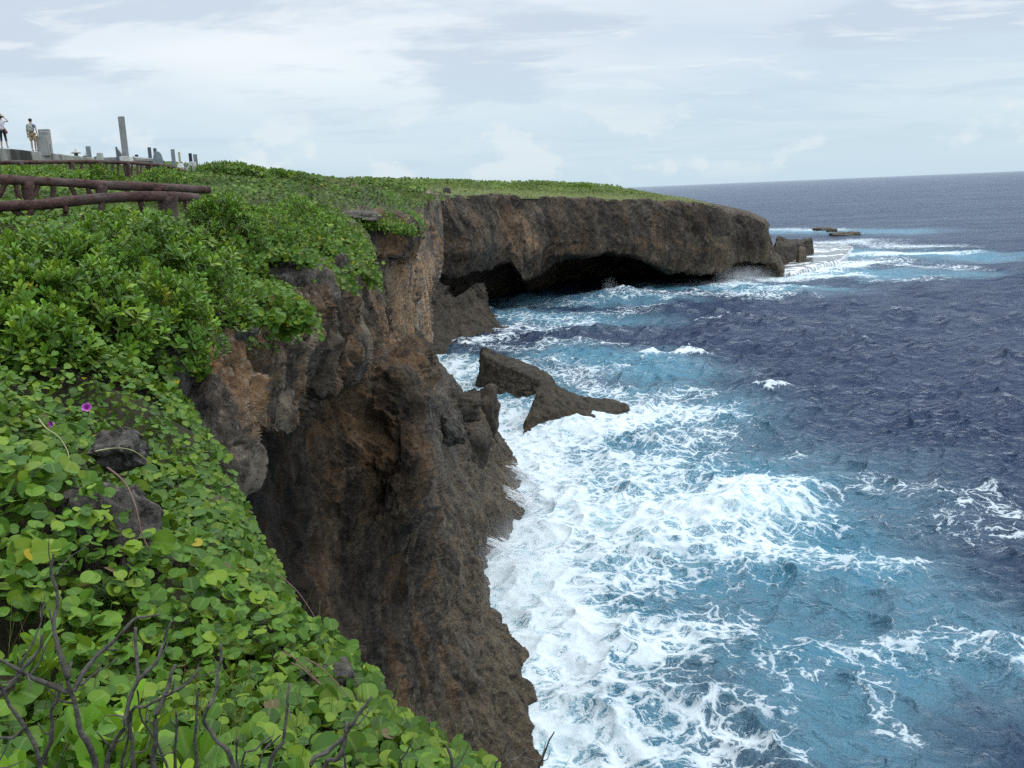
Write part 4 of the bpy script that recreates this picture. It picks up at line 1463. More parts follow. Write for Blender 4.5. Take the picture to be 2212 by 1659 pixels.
for _i, (_q, _s, _l) in enumerate([
        ((1036, 930, 92), (2.0, 3.0, 4.6), "tall rock knob at the outer corner of the buttress above the surf"),
        ((958, 925, 71), (1.1, 1.6, 1.3), "pale grey boulder wedged on the buttress below the ochre wall"),
        ((985, 880, 78), (1.5, 2.2, 1.2), "tilted dark boulder on the buttress above the pale grey one"),
        ((1005, 975, 80), (1.8, 2.4, 1.6), "brown boulder between the pale grey one and the outer knob")]):
    blob_rock("boulder", P(*_q), _s, 61 + _i, M["rock_sea"], _l, "boulder", "boulders piled on the buttress", 1.6, 0.30, rz=_i * 0.9, grey=0.75 if _i == 1 else 0.15)
blob_rock("rock_slab", P(768, 467, 43.2), (1.1, 0.7, 0.20), 31, M["rock_grey"], "flat pale slab lying on the vine covered ledge", "rock", None, 0.6, 0.2, sub=4)
blob_rock("rock", P(966, 414, 222), (0.9, 0.9, 1.0), 33, M["rock_far"], "lone dark rock standing on the headland turf", "rock", None, 0.9, 0.2, sub=4)


def near_vines():
    parts, far = [], []
    for r0, r1, dens in ((1.15, 2.4, 1900), (2.4, 3.6, 1650), (3.6, 6.0, 1250), (6.0, 10.0, 820), (10.0, 17.0, 430)):
        xy, sd, q = scatter(r0, r1, dens, over=0.22)
        rr = np.linalg.norm(xy, axis=1)
        n = len(xy)
        can = canopy(xy, rr) * 1.15
        u = RNG.random(n) ** 0.45
        z = ground(np.where((sd < 0)[:, None], q, xy)) - 0.04
        hang = np.clip(-sd, 0, 1)
        z = z + can * u - hang * 1.5 - 0.10 * sstep(0.25, 0.0, sd)
        p = np.c_[xy, z]
        keep_path = ~((p[:, 1] > 14.6) & (p[:, 1] < 18.0) & (p[:, 0] < -6.0))
        gapn = fbm(np.c_[xy / 0.55, z * 0], 3, 95)
        ok = keep_path & clear_of_rocks(p) & ((gapn > -0.36) | (RNG.random(n) < 0.15))
        p, xy, rr, sd, u = p[ok], xy[ok], rr[ok], sd[ok], u[ok]
        n = len(p)
        nr = slope_normal(xy) * 0.55 + np.array([0.05, -0.25, 0.70]) + RNG.normal(0, 0.55, (n, 3))
        edge_m = (sd < 0.12)
        nr[edge_m] += np.array([0.5, -0.2, -0.1])
        fw = RNG.normal(0, 1, (n, 3))
        size = 0.050 * (0.50 + 0.85 * RNG.random(n)) * np.where(RNG.random(n) < 0.10, 1.5, 1.0)
        zone = fbm(np.c_[xy / 1.6, xy[:, :1] * 0], 3, 97)[:, None]
        tint = greens(n, RNG, 0.004, 0.92, 0.010) * (1 + 0.30 * zone)
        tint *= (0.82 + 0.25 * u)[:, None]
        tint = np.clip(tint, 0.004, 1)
        tgt = parts if r1 <= 6.0 else far
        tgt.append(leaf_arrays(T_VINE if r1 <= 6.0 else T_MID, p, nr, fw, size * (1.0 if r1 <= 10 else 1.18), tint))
    v, f, c = join_leaves(parts)
    o = link("beach_vines", fast_mesh("beach_vines", v, f, True, {"tint": c}), M["leaf"])
    tag(o, "carpet of round glossy beach vine leaves over the near slope", "vines", None, "stuff")
    v, f, c = join_leaves(far)
    o = link("beach_vines", fast_mesh("beach_vines", v, f, True, {"tint": c}), M["leaf"])
    tag(o, "vine leaves covering the brow above the overhanging rock", "vines", None, "stuff")
    # petioles and runners in between
    xy, sd, q = scatter(1.2, 4.5, 240)
    mb = []
    z = ground(xy)
    n = len(xy)
    p0 = np.c_[xy, z - 0.02]
    p1 = p0 + np.c_[RNG.normal(0, 0.05, (n, 2)), 0.08 + 0.14 * RNG.random(n)]
    w = unit(RNG.normal(0, 1, (n, 3))) * 0.0016
    vv = np.stack([p0 - w, p0 + w, p1 + w * .6, p1 - w * .6], 1).reshape(-1, 3)
    ff = np.arange(4 * n).reshape(-1, 4)
    cc = np.repeat(np.c_[np.where((RNG.random(n) < .5)[:, None], [[0.16, 0.17, 0.05]], [[0.14, 0.07, 0.04]]), np.full(n, .5)], 4, 0)
    o = link("vine_stems", fast_mesh("vine_stems", vv, ff, False, {"tint": cc}), M["leaf"])
    tag(o, "thin leaf stalks and runners under the near vine leaves", "vines", None, "stuff")


def mid_cover():
    parts = []
    for r0, r1, dens, sz in ((15.5, 28, 210, 0.10), (28, 48, 110, 0.135), (48, 75, 46, 0.20), (75, 125, 16, 0.32)):
        xy, sd, q = scatter(r0, r1, dens, th0=-44, th1=6, over=0.25)
        n = len(xy)
        bush = fbm(np.c_[xy / 3.3, xy[:, :1] * 0], 3, 101)
        slope_w = sstep(-0.22, -0.33, xy[:, 0] / xy[:, 1]) * sstep(62, 54, xy[:, 1])
        bush_h = sstep(0.02, 0.38, bush) * 0.62 * sstep(0.2, 2.2, sd) * (1 - 0.9 * slope_w)
        low = 0.10 + 0.12 * RNG.random(n)
        h = low + bush_h * np.sqrt(RNG.random(n))
        z = ground(np.where((sd < 0)[:, None], q, xy)) + h - 0.05 - np.clip(-sd, 0, 1) * 1.4
        p = np.c_[xy, z]
        ok = clear_of_rocks(p)
        # the sandy path between the log fences stays clear
        path = (p[:, 1] > 14.6) & (p[:, 1] < 18.0) & (p[:, 0] < -6.0)
        ok &= ~path
        p, xy, bush, bush_h = p[ok], xy[ok], bush[ok], bush_h[ok]
        n = len(p)
        nr = np.array([0.05, -0.45, 0.75]) + RNG.normal(0, 0.45, (n, 3))
        zone = fbm(np.c_[xy / 5.0, xy[:, :1] * 0 + 7], 3, 103)
        dry = sstep(0.05, 0.30, zone) * (bush < 0.1)
        tint = greens(n, RNG, 0.008, 0.82, 0.02)
        gr = np.array([0.135, 0.165, 0.045]) * (0.7 + 0.6 * RNG.random((n, 1)))
        br = np.array([0.135, 0.115, 0.075]) * (0.6 + 0.8 * RNG.random((n, 1)))
        olive = np.array([0.085, 0.115, 0.034]) * (0.6 + 0.8 * RNG.random((n, 1)))
        tint = tint * 0.62 + olive * 0.38
        patch = fbm(np.c_[xy / 2.2, xy[:, :1] * 0 + 21], 3, 105)[:, None]
        tint = tint * np.clip(1 + 0.9 * patch, 0.4, 1.7)
        w = (0.65 * (bush < 0.02) * (RNG.random(n) < 0.85))[:, None]
        tint = tint * (1 - w) + gr * w
        k = (RNG.random(n) < dry * 0.5)[:, None]
        tint = np.where(k, br, tint)
        grassy = (bush < -0.02) & (RNG.random(n) < 0.7)
        nr[grassy] = np.array([0, -1.0, 0.25]) + RNG.normal(0, 0.5, (grassy.sum(), 3))
        fw = RNG.normal(0, 1, (n, 3))
        fw[grassy] = np.array([0, 0, 1.0]) + RNG.normal(0, 0.4, (grassy.sum(), 3))
        size = sz * (0.6 + 0.8 * RNG.random(n)) * np.where(grassy, 1.2, 1)
        parts.append(leaf_arrays(T_MID, p, nr, fw, size, np.clip(tint * (1 + 0.25 * zone[:, None]), 0.005, 1)))
    v, f, c = join_leaves(parts)
    o = link("scrub_cover", fast_mesh("scrub_cover", v, f, True, {"tint": c}), M["leaf_far"])
    tag(o, "low mixed scrub, vines and dry grass covering the plateau", "scrub", None, "stuff")


def far_cover():
    xy, sd, q = scatter(125, 470, 2.4, th0=-16, th1=19)
    n = len(xy)
    rr = np.linalg.norm(xy, axis=1)
    bush = fbm(np.c_[xy / 16, xy[:, :1] * 0], 4, 111)
    inland = sstep(16, 34, sd + 8 * bush)
    keep = (inland > 0.05) | (RNG.random(n) < 0.35)
    xy, sd, rr, bush, inland = xy[keep], sd[keep], rr[keep], bush[keep], inland[keep]
    n = len(xy)
    h = 0.12 + inland * (0.7 + 1.3 * sstep(-.1, .4, bush)) * RNG.random(n) ** 0.5
    p = np.c_[xy, ground(xy) + h]
    nr = np.array([0, -0.5, 0.8]) + RNG.normal(0, 0.4, (n, 3))
    fw = np.array([0, 0, 1.0]) + RNG.normal(0, 0.6, (n, 3))
    size = (0.24 + 0.42 * RNG.random(n)) * (0.7 + 0.6 * inland)
    tint = greens(n, RNG, 0.0, 0.85)
    dry = np.array([0.17, 0.18, 0.055]) * (0.7 + 0.6 * RNG.random((n, 1)))
    w = (1 - 0.65 * inland)[:, None] * 0.85
    tint = tint * (1 - w) + dry * w
    tint *= (1 + 0.5 * fbm(np.c_[xy / 7, xy[:, :1] * 0], 3, 115))[:, None]
    v, f, c = leaf_arrays(T_MID, p, nr, fw, size, np.clip(tint, 0.004, 1))
    o = link("headland_scrub", fast_mesh("headland_scrub", v, f, True, {"tint": c}), M["leaf_far"])
    tag(o, "yellow green turf and bushes along the top of the headland", "scrub", None, "stuff")


def drape():
    """vine tongues hanging over the rock"""
    parts = []
    for pts, wpx, n, sz in [
        ([(690, 505, 21), (715, 540, 20.2), (735, 580, 19.6), (745, 618, 19.2)], 26, 1500, 0.085),
        ([(745, 500, 27), (770, 530, 25.6), (790, 570, 24.3), (803, 608, 23.6)], 17, 1100, 0.085),
        ([(600, 520, 16), (640, 550, 17), (690, 575, 17.5), (730, 600, 18.6)], 18, 900, 0.08),
        ([(780, 455, 46), (830, 468, 46), (870, 478, 47), (906, 490, 47.6)], 12, 900, 0.13),
        ([(840, 425, 62), (865, 448, 56), (890, 474, 50), (906, 488, 47.8)], 12, 900, 0.13),
        ([(380, 660, 9.3), (400, 720, 8.7), (425, 770, 8.55), (436, 805, 8.5)], 14, 360, 0.062),
        ([(560, 640, 12.2), (610, 655, 11.3), (645, 672, 11.0), (668, 690, 10.9)], 15, 700, 0.072),
        ([(590, 690, 10.9), (620, 700, 10.9), (650, 700, 10.9)], 16, 420, 0.070),
        ([(745, 478, 43), (790, 484, 43.2), (840, 488, 44.2), (890, 500, 46)], 11, 1500, 0.12),
        ([(535, 566, 14.6), (580, 552, 14.7), (630, 552, 14.8), (675, 572, 15)], 13, 800, 0.075),
        ([(500, 680, 10.2), (540, 690, 10.4), (600, 690, 10.7)], 14, 500, 0.070),
        ([(615, 730, 11.0), (623, 722, 11.0), (628, 716, 11.0)], 7, 50, 0.065),
        ([(350, 770, 8.0), (372, 850, 7.6), (385, 930, 7.1), (400, 985, 6.6)], 12, 420, 0.066),
        ([(520, 560, 14), (480, 540, 14), (560, 580, 14)], 20, 500, 0.08)]:
        path = smooth_path(np.array(pts, float), 60)
        i = RNG.integers(0, 60, n)
        a = path[i]
        q = np.array([P(x + dx, y + dy, d + dd) for (x, y, d), dx, dy, dd in zip(a, RNG.normal(0, wpx * .6, n), RNG.normal(0, wpx * .6, n), RNG.normal(0, 0.10, n) * a[:, 2] / 12)])
        nr = np.array([0.25, -0.6, 0.5]) + RNG.normal(0, 0.42, (n, 3))
        tint = greens(n, RNG, 0.022, 0.95, 0.01)
        parts.append(leaf_arrays(T_MID, q, nr, RNG.normal(0, 1, (n, 3)), sz * (0.6 + 0.8 * RNG.random(n)), tint))
    v, f, c = join_leaves(parts)
    o = link("hanging_vines", fast_mesh("hanging_vines", v, f, True, {"tint": c}), M["leaf"])
    tag(o, "vine tongues spilling over the bare rock of the brow", "vines", None, "stuff")


def shrub(px, py_top, d, rx, label, rosettes, leaf=0.095, near=True, group="naupaka like shrubs on the slope", cat="shrub", light=1.0, name="coastal_shrub", ry=None, lift=0.0):
    if 0.09 < leaf < 0.11 and rx > 0.3:
        leaf, rosettes = leaf * 0.84, int(rosettes * 1.45)
    top = P(px, py_top, d)
    base = np.array([top[0], top[1], float(ground(top[:2])[0]) - 0.05])
    h = max(top[2] - base[2] - leaf * 0.4, 0.3)
    ry = ry or rx * 0.9
    root = empty(name, base, label, cat, group)
    rng = np.random.default_rng(int(px * 7 + d * 13))
    n = rosettes
    # domed shell, lumpy
    az = rng.random(n) * 2 * math.pi
    cz = rng.random(n) ** 0.75
    rad = np.sqrt(1 - cz ** 2)
    dr = np.c_[np.cos(az) * rad, np.sin(az) * rad, cz]
    lump = 1 + 0.22 * fbm(dr * 2.6 + px, 3, 5)
    depth = 1 - 0.35 * rng.random(n) ** 2.2
    tips = dr * lump[:, None] * depth[:, None] * np.array([rx, ry, h])
    ax = unit(dr * np.array([.8, .8, .6]) + np.array([0, 0, 0.75]) + rng.normal(0, .16, (n, 3)))
    per = 9 if near else 6
    tpl = T_OB if near else T_OBM
    ref = unit(np.cross(ax, rng.normal(0, 1, (n, 3))))
    bi = np.cross(ax, ref)
    pos, nr, fw, sz, tn = [], [], [], [], []
    tcol = greens(n, rng, 0.004, light * 1.2)
    for k in range(per):
        w = 2.399 * k + rng.random(n) * 0.5
        el = np.radians(68 - 58 * k / per + rng.normal(0, 8, n))
        rd = ref * np.cos(w)[:, None] + bi * np.sin(w)[:, None]
        f = rd * np.cos(el)[:, None] + ax * np.sin(el)[:, None]
        nn = ax * np.cos(el)[:, None] - rd * np.sin(el)[:, None]
        pos.append(tips - ax * (0.05 * leaf / 0.1 * k * 0.35)[..., None] if False else tips - ax * (0.012 * k * leaf / 0.1))
        nr.append(nn + rng.normal(0, .12, (n, 3)))
        fw.append(f)
        sz.append(leaf * (0.62 + 0.5 * rng.random(n)) * (0.7 + 0.4 * min(k / 4, 1)))
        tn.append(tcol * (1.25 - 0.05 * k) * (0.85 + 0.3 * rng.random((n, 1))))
    v, f, c = leaf_arrays(tpl, np.concatenate(pos), np.concatenate(nr), np.concatenate(fw), np.concatenate(sz), np.clip(np.concatenate(tn), 0.004, 1))
    link("foliage", fast_mesh("foliage", v, f, True, {"tint": c}), M["leaf2"]).parent = root
    mb = MB()
    for k in range(14 if near else 6):
        t = tips[rng.integers(0, n)]
        mb.tube(smooth_path([(0, 0, 0), (t[0] * .35, t[1] * .35, t[2] * .5), tuple(t * 0.97)], 6), np.linspace(0.014, 0.004, 6) * (rx / 0.8), 5)
    me = bpy.data.meshes.new("stem")
    me.from_pydata(mb.v, [], mb.f)
    link("stem", me, M["twig"]).parent = root
    return root


M["twig"] = mat_plain("dry_bark", (0.075, 0.068, 0.060), 0.9, 0.65, 45, 1.0, 0.006, 0.15)
def mat_log():
    t = NT("moulded_log_concrete")
    n = t.noise(t.pos, 9, 7, 0.7)
    big = t.noise(t.pos, 1.3, 4, 0.6)
    c = t.mix(t.ramp(n, [(0.36, 0), (0.62, 1)]), (0.030, 0.017, 0.015), (0.115, 0.062, 0.052))
    c = t.mix(t.ramp(big, [(0.45, 0), (0.62, 0.55)]), c, (0.150, 0.120, 0.115))
    c = t.mix(t.ramp(t.noise(t.pos, 30, 5, 0.7), [(0.55, 0), (0.68, 0.5)]), c, (0.020, 0.013, 0.012))
    return t.done(t.bsdf(c, 0.85, 0.2, t.bump(t.math('ADD', n, t.noise(t.pos, 34, 5, 0.7)), 1.0, 0.03)))


M["log"] = mat_log()
near_vines()
drape()
mid_cover()
far_cover()

shrub(250, 440, 9.6, 0.95, "broad leafy shrub whose crown reaches the nearest log rail", 420, 0.105)
shrub(95, 492, 8.9, 0.80, "bright green shrub under the left end of the nearest log rail", 330, 0.105)
shrub(395, 498, 9.9, 0.62, "low shrub below the thick fence post", 230, 0.10)
shrub(150, 560, 7.6, 0.66, "glossy shrub one step below the bright one at the rail", 300, 0.105)
shrub(15, 545, 7.5, 0.60, "shrub cut by the left edge below the fence", 250, 0.105)
shrub(310, 572, 8.3, 0.62, "dense shrub where leaf rosettes give way to vines", 270, 0.10)
shrub(30, 650, 6.3, 0.50, "lowest rosette shrub at the left edge above the vines", 210, 0.105)
shrub(470, 422, 14.6, 0.72, "rounded shrub standing right of the thick fence post", 420, 0.10, True)
shrub(556, 446, 16.6, 0.85, "spreading shrub downhill of the rounded one by the post", 420, 0.10, False)
shrub(640, 425, 24, 1.3, "wide shrub in the middle of the plateau scrub", 520, 0.14, False)
shrub(210, 355, 34, 0.9, "dark round bush in front of the farthest log fence", 240, 0.17, False, light=0.75)
shrub(345, 359, 40, 1.3, "small bush at the foot of the farthest fence near its right end", 260, 0.18, False)
shrub(60, 356, 33, 2.2, "wide bush hiding the left part of the farthest fence", 420, 0.18, False)
shrub(480, 347, 63, 2.6, "tall dense bush right of the white memorial on the skyline", 600, 0.30, False, light=0.8)
shrub(535, 360, 68, 3.0, "lower skyline bush sloping away from the tall dense one", 500, 0.32, False, light=0.85)
shrub(600, 368, 76, 3.4, "flat topped bush on the skyline past the memorials", 460, 0.34, False, light=0.9)
shrub(1235, 399, 318, 8.5, "dark rounded thicket on the headland skyline", 700, 1.0, False, light=0.7)
shrub(1110, 401, 330, 12, "long low thicket on the headland skyline left of the rounded one", 700, 1.1, False, light=0.85)
shrub(75, 1405, 2.55, 0.10, "small rosette plant among the twigs at the far left", 9, 0.10, True, "rosette plants among the dead twigs", "plant", 1.15, "rosette_plant")
shrub(150, 1560, 2.18, 0.14, "pale rosette plant between the two tallest dead stems", 9, 0.115, True, "rosette plants among the dead twigs", "plant", 1.25, "rosette_plant")
shrub(275, 1575, 2.12, 0.16, "big leaved rosette plant with upright leaves near the bottom edge", 11, 0.13, True, "rosette plants among the dead twigs", "plant", 1.2, "rosette_plant")
shrub(30, 1590, 2.05, 0.14, "rosette plant in the bottom left corner", 9, 0.12, True, "rosette plants among the dead twigs", "plant", 1.1, "rosette_plant")

# ================================================================== LOG FENCES
def log_fence(label, rail, r, posts, struts, seed, big=()):
    """rail: sightings along its axis; posts / struts: fractions along it"""
    pts = smooth_path(np.array([P(*q) for q in rail]), 64)
    base = pts[len(pts) // 2].copy()
    base[2] = float(ground(base[:2])[0])
    root = empty("log_fence", base, label, "fence", "log fences on the slope")
    rr = np.random.default_rng(seed)
    wob = fbm(pts * 1.8 + seed, 3, seed)
    jig = np.c_[fbm(pts * 1.2 + 9, 2, seed + 1), fbm(pts * 1.2 + 3, 2, seed + 2), fbm(pts * 1.2 + 5, 2, seed + 3)] * 0.012
    mb = MB()
    mb.tube(pts + jig, r * (1 + 0.14 * wob) * 0.92, 14, 0.07, seed)
    mb.build("rail", M["log"], root, True)
    L = np.r_[0, np.cumsum(np.linalg.norm(np.diff(pts, axis=0), axis=1))]

    def at(f):
        s = f * L[-1]
        return np.array([np.interp(s, L, pts[:, k]) for k in range(3)])
    for f in posts:
        q = at(f)
        g = q.copy()
        g[2] = float(ground(q[:2])[0]) - 0.15
        mb = MB()
        path = [g, g * .66 + q * .34 + [0.02, 0, 0], g * .33 + q * .67 - [0.015, 0, 0], q]
        mb.tube(smooth_path(path, 9), np.array([1.25, 1.15, 1.1, 1.08, 1.08, 1.12, 1.18, 1.25, 1.3]) * r * (1.45 if f in big else 1.0), 12, 0.06, seed + int(f * 99))
        mb.build("post", M["log"], root, True)
    for f in struts:
        q = at(f)
        lean = rr.normal(0, 0.12)
        q2 = at(min(max(f + lean * 0.35 / max(L[-1] / 6, 1), 0), 1))
        g = q2.copy()
        g[2] = float(ground(q2[:2])[0]) - 0.1
        mb = MB()
        mb.tube(smooth_path([g, (g + q) / 2 + rr.normal(0, 0.02, 3), q], 7), r * np.linspace(0.62, 0.48, 7), 9, 0.08, seed + int(f * 977))
        mb.build("strut", M["log"], root, True)
    return root


log_fence("nearest brown log fence ending in a thick post above the broad leaved shrubs",
          [(-330, 462, 12.2), (-60, 448, 13.0), (100, 440, 13.4), (230, 428, 13.9), (340, 424, 14.4), (405, 426, 15.2), (425, 428, 15.6)],
          0.082, [0.02, 0.30, 0.80], [0.36, 0.42, 0.50, 0.60, 0.70, 0.9], 3, (0.80,))
log_fence("middle brown log fence with open slanting struts just behind the nearest one",
          [(-330, 380, 17.5), (0, 388, 18.4), (30, 389, 18.6), (150, 395, 19.4), (230, 400, 19.8), (330, 404, 20.4), (420, 409, 21.2), (449, 411, 21.6)],
          0.095, [0.02, 0.24, 0.435, 0.64, 0.80], [0.30, 0.335, 0.37, 0.40, 0.47, 0.51, 0.55, 0.60, 0.72], 4)
log_fence("farthest thin looking log fence running under the memorial stones",
          [(-260, 353, 33), (0, 351, 36), (120, 350, 38), (230, 350, 40), (320, 354, 42.5), (370, 361, 45), (398, 370, 47)],
          0.085, [0.05, 0.30, 0.44, 0.52, 0.62, 0.72, 0.82, 0.91, 0.985],
          [0.47, 0.49, 0.505, 0.545, 0.565, 0.585, 0.605, 0.64, 0.66, 0.68, 0.70, 0.745, 0.77, 0.79, 0.81, 0.85, 0.87, 0.89, 0.93, 0.95], 5)


def sand_path():
    """pale path between the two nearer fences"""
    a = smooth_path(np.array([P(-420, 470, 14.4), P(-100, 465, 15.2), P(60, 460, 15.8), P(200, 452, 16.6)]), 40)
    b = smooth_path(np.array([P(-420, 450, 17.0), P(-100, 446, 17.6), P(60, 444, 18.0), P(200, 442, 18.2)]), 40)
    rows = []
    for k in range(9):
        q = a * (1 - k / 8) + b * k / 8
        q[:, 2] = ground(q[:, :2]) + 0.02
        rows.append(q)
    g = np.array(rows)
    o = link("path", fast_mesh("path", g.reshape(-1, 3), grid_faces(*g.shape[:2]), True), mat_plain("pale_coral_sand", (0.48, 0.41, 0.30), 0.95, 0.2, 6, 0.4, 0.02))
    tag(o, "pale sandy path between the two nearer log fences", "path", None, "structure")


sand_path()

# ================================================================== MEMORIAL STONES, WALL
C = {
    "grey": mat_concrete("weathered_granite", (0.33, 0.33, 0.32), 0.25, 1.0),
    "slate": mat_concrete("dark_slate", (0.115, 0.125, 0.135), 0.15, 1.0, 0.5),
    "black": mat_concrete("black_granite", (0.04, 0.045, 0.055), 0.1, 1.0, 0.3),
    "pale": mat_concrete("pale_stone", (0.46, 0.46, 0.42), 0.2, 1.0),
    "cream": mat_concrete("cream_wood_post", (0.58, 0.49, 0.33), 0.1, 1.0),
    "white": mat_concrete("white_marble", (0.66, 0.65, 0.62), 0.12, 1.0),
    "wall": mat_concrete("stained_wall", (0.34, 0.34, 0.30), 1.0, 0.33),
    "blue": mat_concrete("blue_grey_stone", (0.24, 0.27, 0.29), 0.12, 1.0, 0.55),
}


def mpp(d):
    return d / FPX          # metres per survey pixel at a distance


def face(o_x):
    return 0.0


def pillar(px0, px1, ytop, ybot, d, mat, label, cat="memorial pillar", rz=0.35, depth=None, group="upright memorial pillars", taper=1.0, name="memorial_pillar", base=False):
    w = (px1 - px0) * mpp(d) / (abs(math.cos(rz)) + abs(math.sin(rz)))
    c = P((px0 + px1) / 2, ybot, d)
    zt = P((px0 + px1) / 2, ytop, d)[2]
    gz = float(ground(c[:2])[0]) - 0.15
    z0 = min(c[2], gz) if not base else c[2]
    mb = MB()
    mb.box((c[0], c[1], z0), (w, depth or w, zt - z0), rz, taper)
    o = mb.build(name, C[mat], None, False, min(0.02, w * .06), (c[0], c[1], z0))
    return tag(o, label, cat, group)


def on_ground(px, ybot, d):
    c = P(px, ybot, d)
    g = float(ground(c[:2])[0]) - 0.12
    c[2] = min(c[2], g)
    return c


# terrace wall the two visitors stand on
def terrace():
    a, b = P(-260, 306, 48.5), P(0, 320, 53.5)
    c_, d_ = P(75, 327, 54.5), P(204, 341, 57)
    top = smooth_path(np.array([a, b, c_, d_]), 48)
    t = np.gradient(top, axis=0)
    back = unit(np.c_[-t[:, 1], t[:, 0], t[:, 0] * 0])
    rows = []
    for off, dz in ((-0.04, None), (0.0, -0.04), (0.03, 0.0), (1.6, 0.0), (1.65, None)):
        q = top + back * off
        if dz is None:
            q[:, 2] = ground(q[:, :2]) - 0.3
        else:
            q[:, 2] += dz
        rows.append(q)
    g = np.array(rows)
    me = fast_mesh("terrace_wall", g.reshape(-1, 3), np.vstack([grid_faces(*g.shape[:2])]), False)
    bm = bmesh.new()
    bm.from_mesh(me)
    bmesh.ops.holes_fill(bm, edges=[e for e in bm.edges if e.is_boundary], sides=0)
    bmesh.ops.recalc_face_normals(bm, faces=bm.faces)
    bm.to_mesh(me)
    bm.free()
    tag(link("terrace_wall", me, C["wall"]), "low black stained concrete terrace wall two people stand on", "wall")


terrace()
# stepped stone beside the backpacker
root = empty("stepped_memorial", on_ground(98, 331, 55.2), "grey stepped memorial of two slabs right of the person with a backpack", "memorial")
for nm, px0, px1, yt, dd, dep in (("front_slab", 83, 108, 293.5, 54.9, 0.28), ("rear_slab", 90, 113.5, 279, 55.7, 0.35)):
    c = P((px0 + px1) / 2, 331, dd)
    zt = P((px0 + px1) / 2, yt, dd)[2]
    mb = MB()
    z0 = c[2] - 0.15
    mb.box((c[0], c[1], z0), ((px1 - px0) * mpp(dd) * .9, dep, zt - z0), 0.15)
    o = mb.build(nm, C["grey"], root, False, 0.02)
c = P(97, 294, 55.25)
mb = MB()
mb.box((c[0], c[1], c[2] - 0.5), (0.42, 0.3, 0.5 + 0.26), 0.15)
mb.build("middle_slab", C["grey"], root, False, 0.05)


def lantern(px, ytop, ybot, wpx, d, label):
    k = mpp(d)
    c = on_ground(px, ybot, d)
    zt = P(px, ytop, d)[2]
    root = empty("stone_lantern", c, label, "stone lantern", "stone lanterns on the terrace")
    R = wpx * k / 2
    h = zt - c[2]
    mb = MB()
    mb.lathe((c[0], c[1], c[2]), [(R * .55, 0), (R * .5, h * .12), (R * .26, h * .14), (R * .26, h * .55), (R * .5, h * .57), (R * .5, h * .63)], 10)
    mb.build("pedestal", C["grey"], root, False)
    mb = MB()
    mb.lathe((c[0], c[1], c[2] + h * .63), [(R * .40, 0), (R * .40, h * .16)], 6)
    mb.build("fire_box", C["slate"], root, False)
    mb = MB()
    mb.lathe((c[0], c[1], c[2] + h * .79), [(R * .9, 0.0), (R * 1.0, h * .03), (R * .55, h * .08), (R * .25, h * .13), (R * .2, h * .15)], 12)
    mb.build("roof", C["pale"], root, True)
    mb = MB()
    mb.lathe((c[0], c[1], c[2] + h * .94), [(R * .12, 0), (R * .17, h * .02), (R * .13, h * .045), (0.01, h * .06)], 10)
    mb.build("finial", C["pale"], root, True)


lantern(165, 322, 338, 20.5, 59, "stone lantern standing clear with a wide pale roof above the terrace wall")
lantern(186, 330, 344, 12, 63, "smaller stone lantern half hidden behind a grey pillar")
pillar(187.5, 199.5, 316, 345, 58.5, "blue", "short blue grey pillar in front of the smaller stone lantern")
pillar(265.5, 281, 251, 352, 59.5, "grey", "tallest pale grey pillar on the skyline, far above all the others", rz=0.62)
pillar(322, 331, 318, 358, 61, "slate", "dark grey pillar just left of the round topped stone")
pillar(333.5, 342, 320, 352, 63.5, "slate", "grey pillar top showing behind the round topped stone")
pillar(372.5, 382.5, 322, 368, 62, "blue", "blue grey pillar standing alone right of the round topped stone")
pillar(387, 393, 328, 362, 63, "cream", "slim cream coloured post between two grey pillars", name="memorial_post", cat="memorial post")
pillar(409, 417.5, 331, 358, 65, "black", "near black pillar rising behind the white memorial")
pillar(420.5, 430.5, 333, 376, 64, "blue", "grey pillar at the right end of the memorial row beside the dense bush")
pillar(400.5, 405.5, 350, 374, 63, "grey", "short thin grey post left of the white memorial", cat="memorial post", name="memorial_post")
pillar(431, 439, 361, 371, 64.5, "slate", "tiny dark stone at the end of the row by the bush", name="memorial_stone", cat="memorial", group="small memorial blocks")
pillar(292, 301, 334, 349, 61, "black", "small black block on the concrete rail behind the sail shaped stone", name="memorial_stone", cat="memorial", group="small memorial blocks")
pillar(222, 258, 340, 356, 59, "grey", "long low grey plinth left of the white stained pedestal", depth=0.5, rz=0.1, name="memorial_plinth", cat="plinth", group="plinths")
pillar(263, 287, 338, 360, 58.2, "white", "white stained pedestal in front of the tallest pillar", rz=0.12, depth=0.7, name="memorial_pedestal", cat="pedestal", group="plinths")
# trapezoid stone
c = on_ground(215, 352, 58)
k = mpp(58)
mb = MB()
mb.prism([(-8.5 * k, 0), (8.5 * k, 0), (7.5 * k, P(215, 330, 58)[2] - c[2]), (-1.5 * k, P(215, 330, 58)[2] - c[2])], -0.2, 0.2, c, 0.1)
tag(mb.build("memorial_stone", C["pale"], None, False, 0.03, c), "pale wedge shaped stone with one sloping side left of the plinth", "memorial", "shaped memorial stones")
# sail-shaped dark stone
c = on_ground(262, 354, 58.6)
k = mpp(58.6)
h = P(258, 316, 58.6)[2] - c[2]
prof = [(-6.5 * k, 0), (8 * k, 0)] + [(-6.5 * k + 15.5 * k * (1 - u ** 1.7), h * (0.35 + 0.62 * u)) for u in np.linspace(0, 0.95, 9)] + [(-5.0 * k, h), (-7.2 * k, h * .96)]
mb = MB()
mb.prism(prof, -0.16, 0.16, c, 0.15)
tag(mb.build("memorial_stone", C["slate"], None, False, 0.03, c), "dark sail shaped stone leaning in front of the tallest pillar", "memorial", "shaped memorial stones")
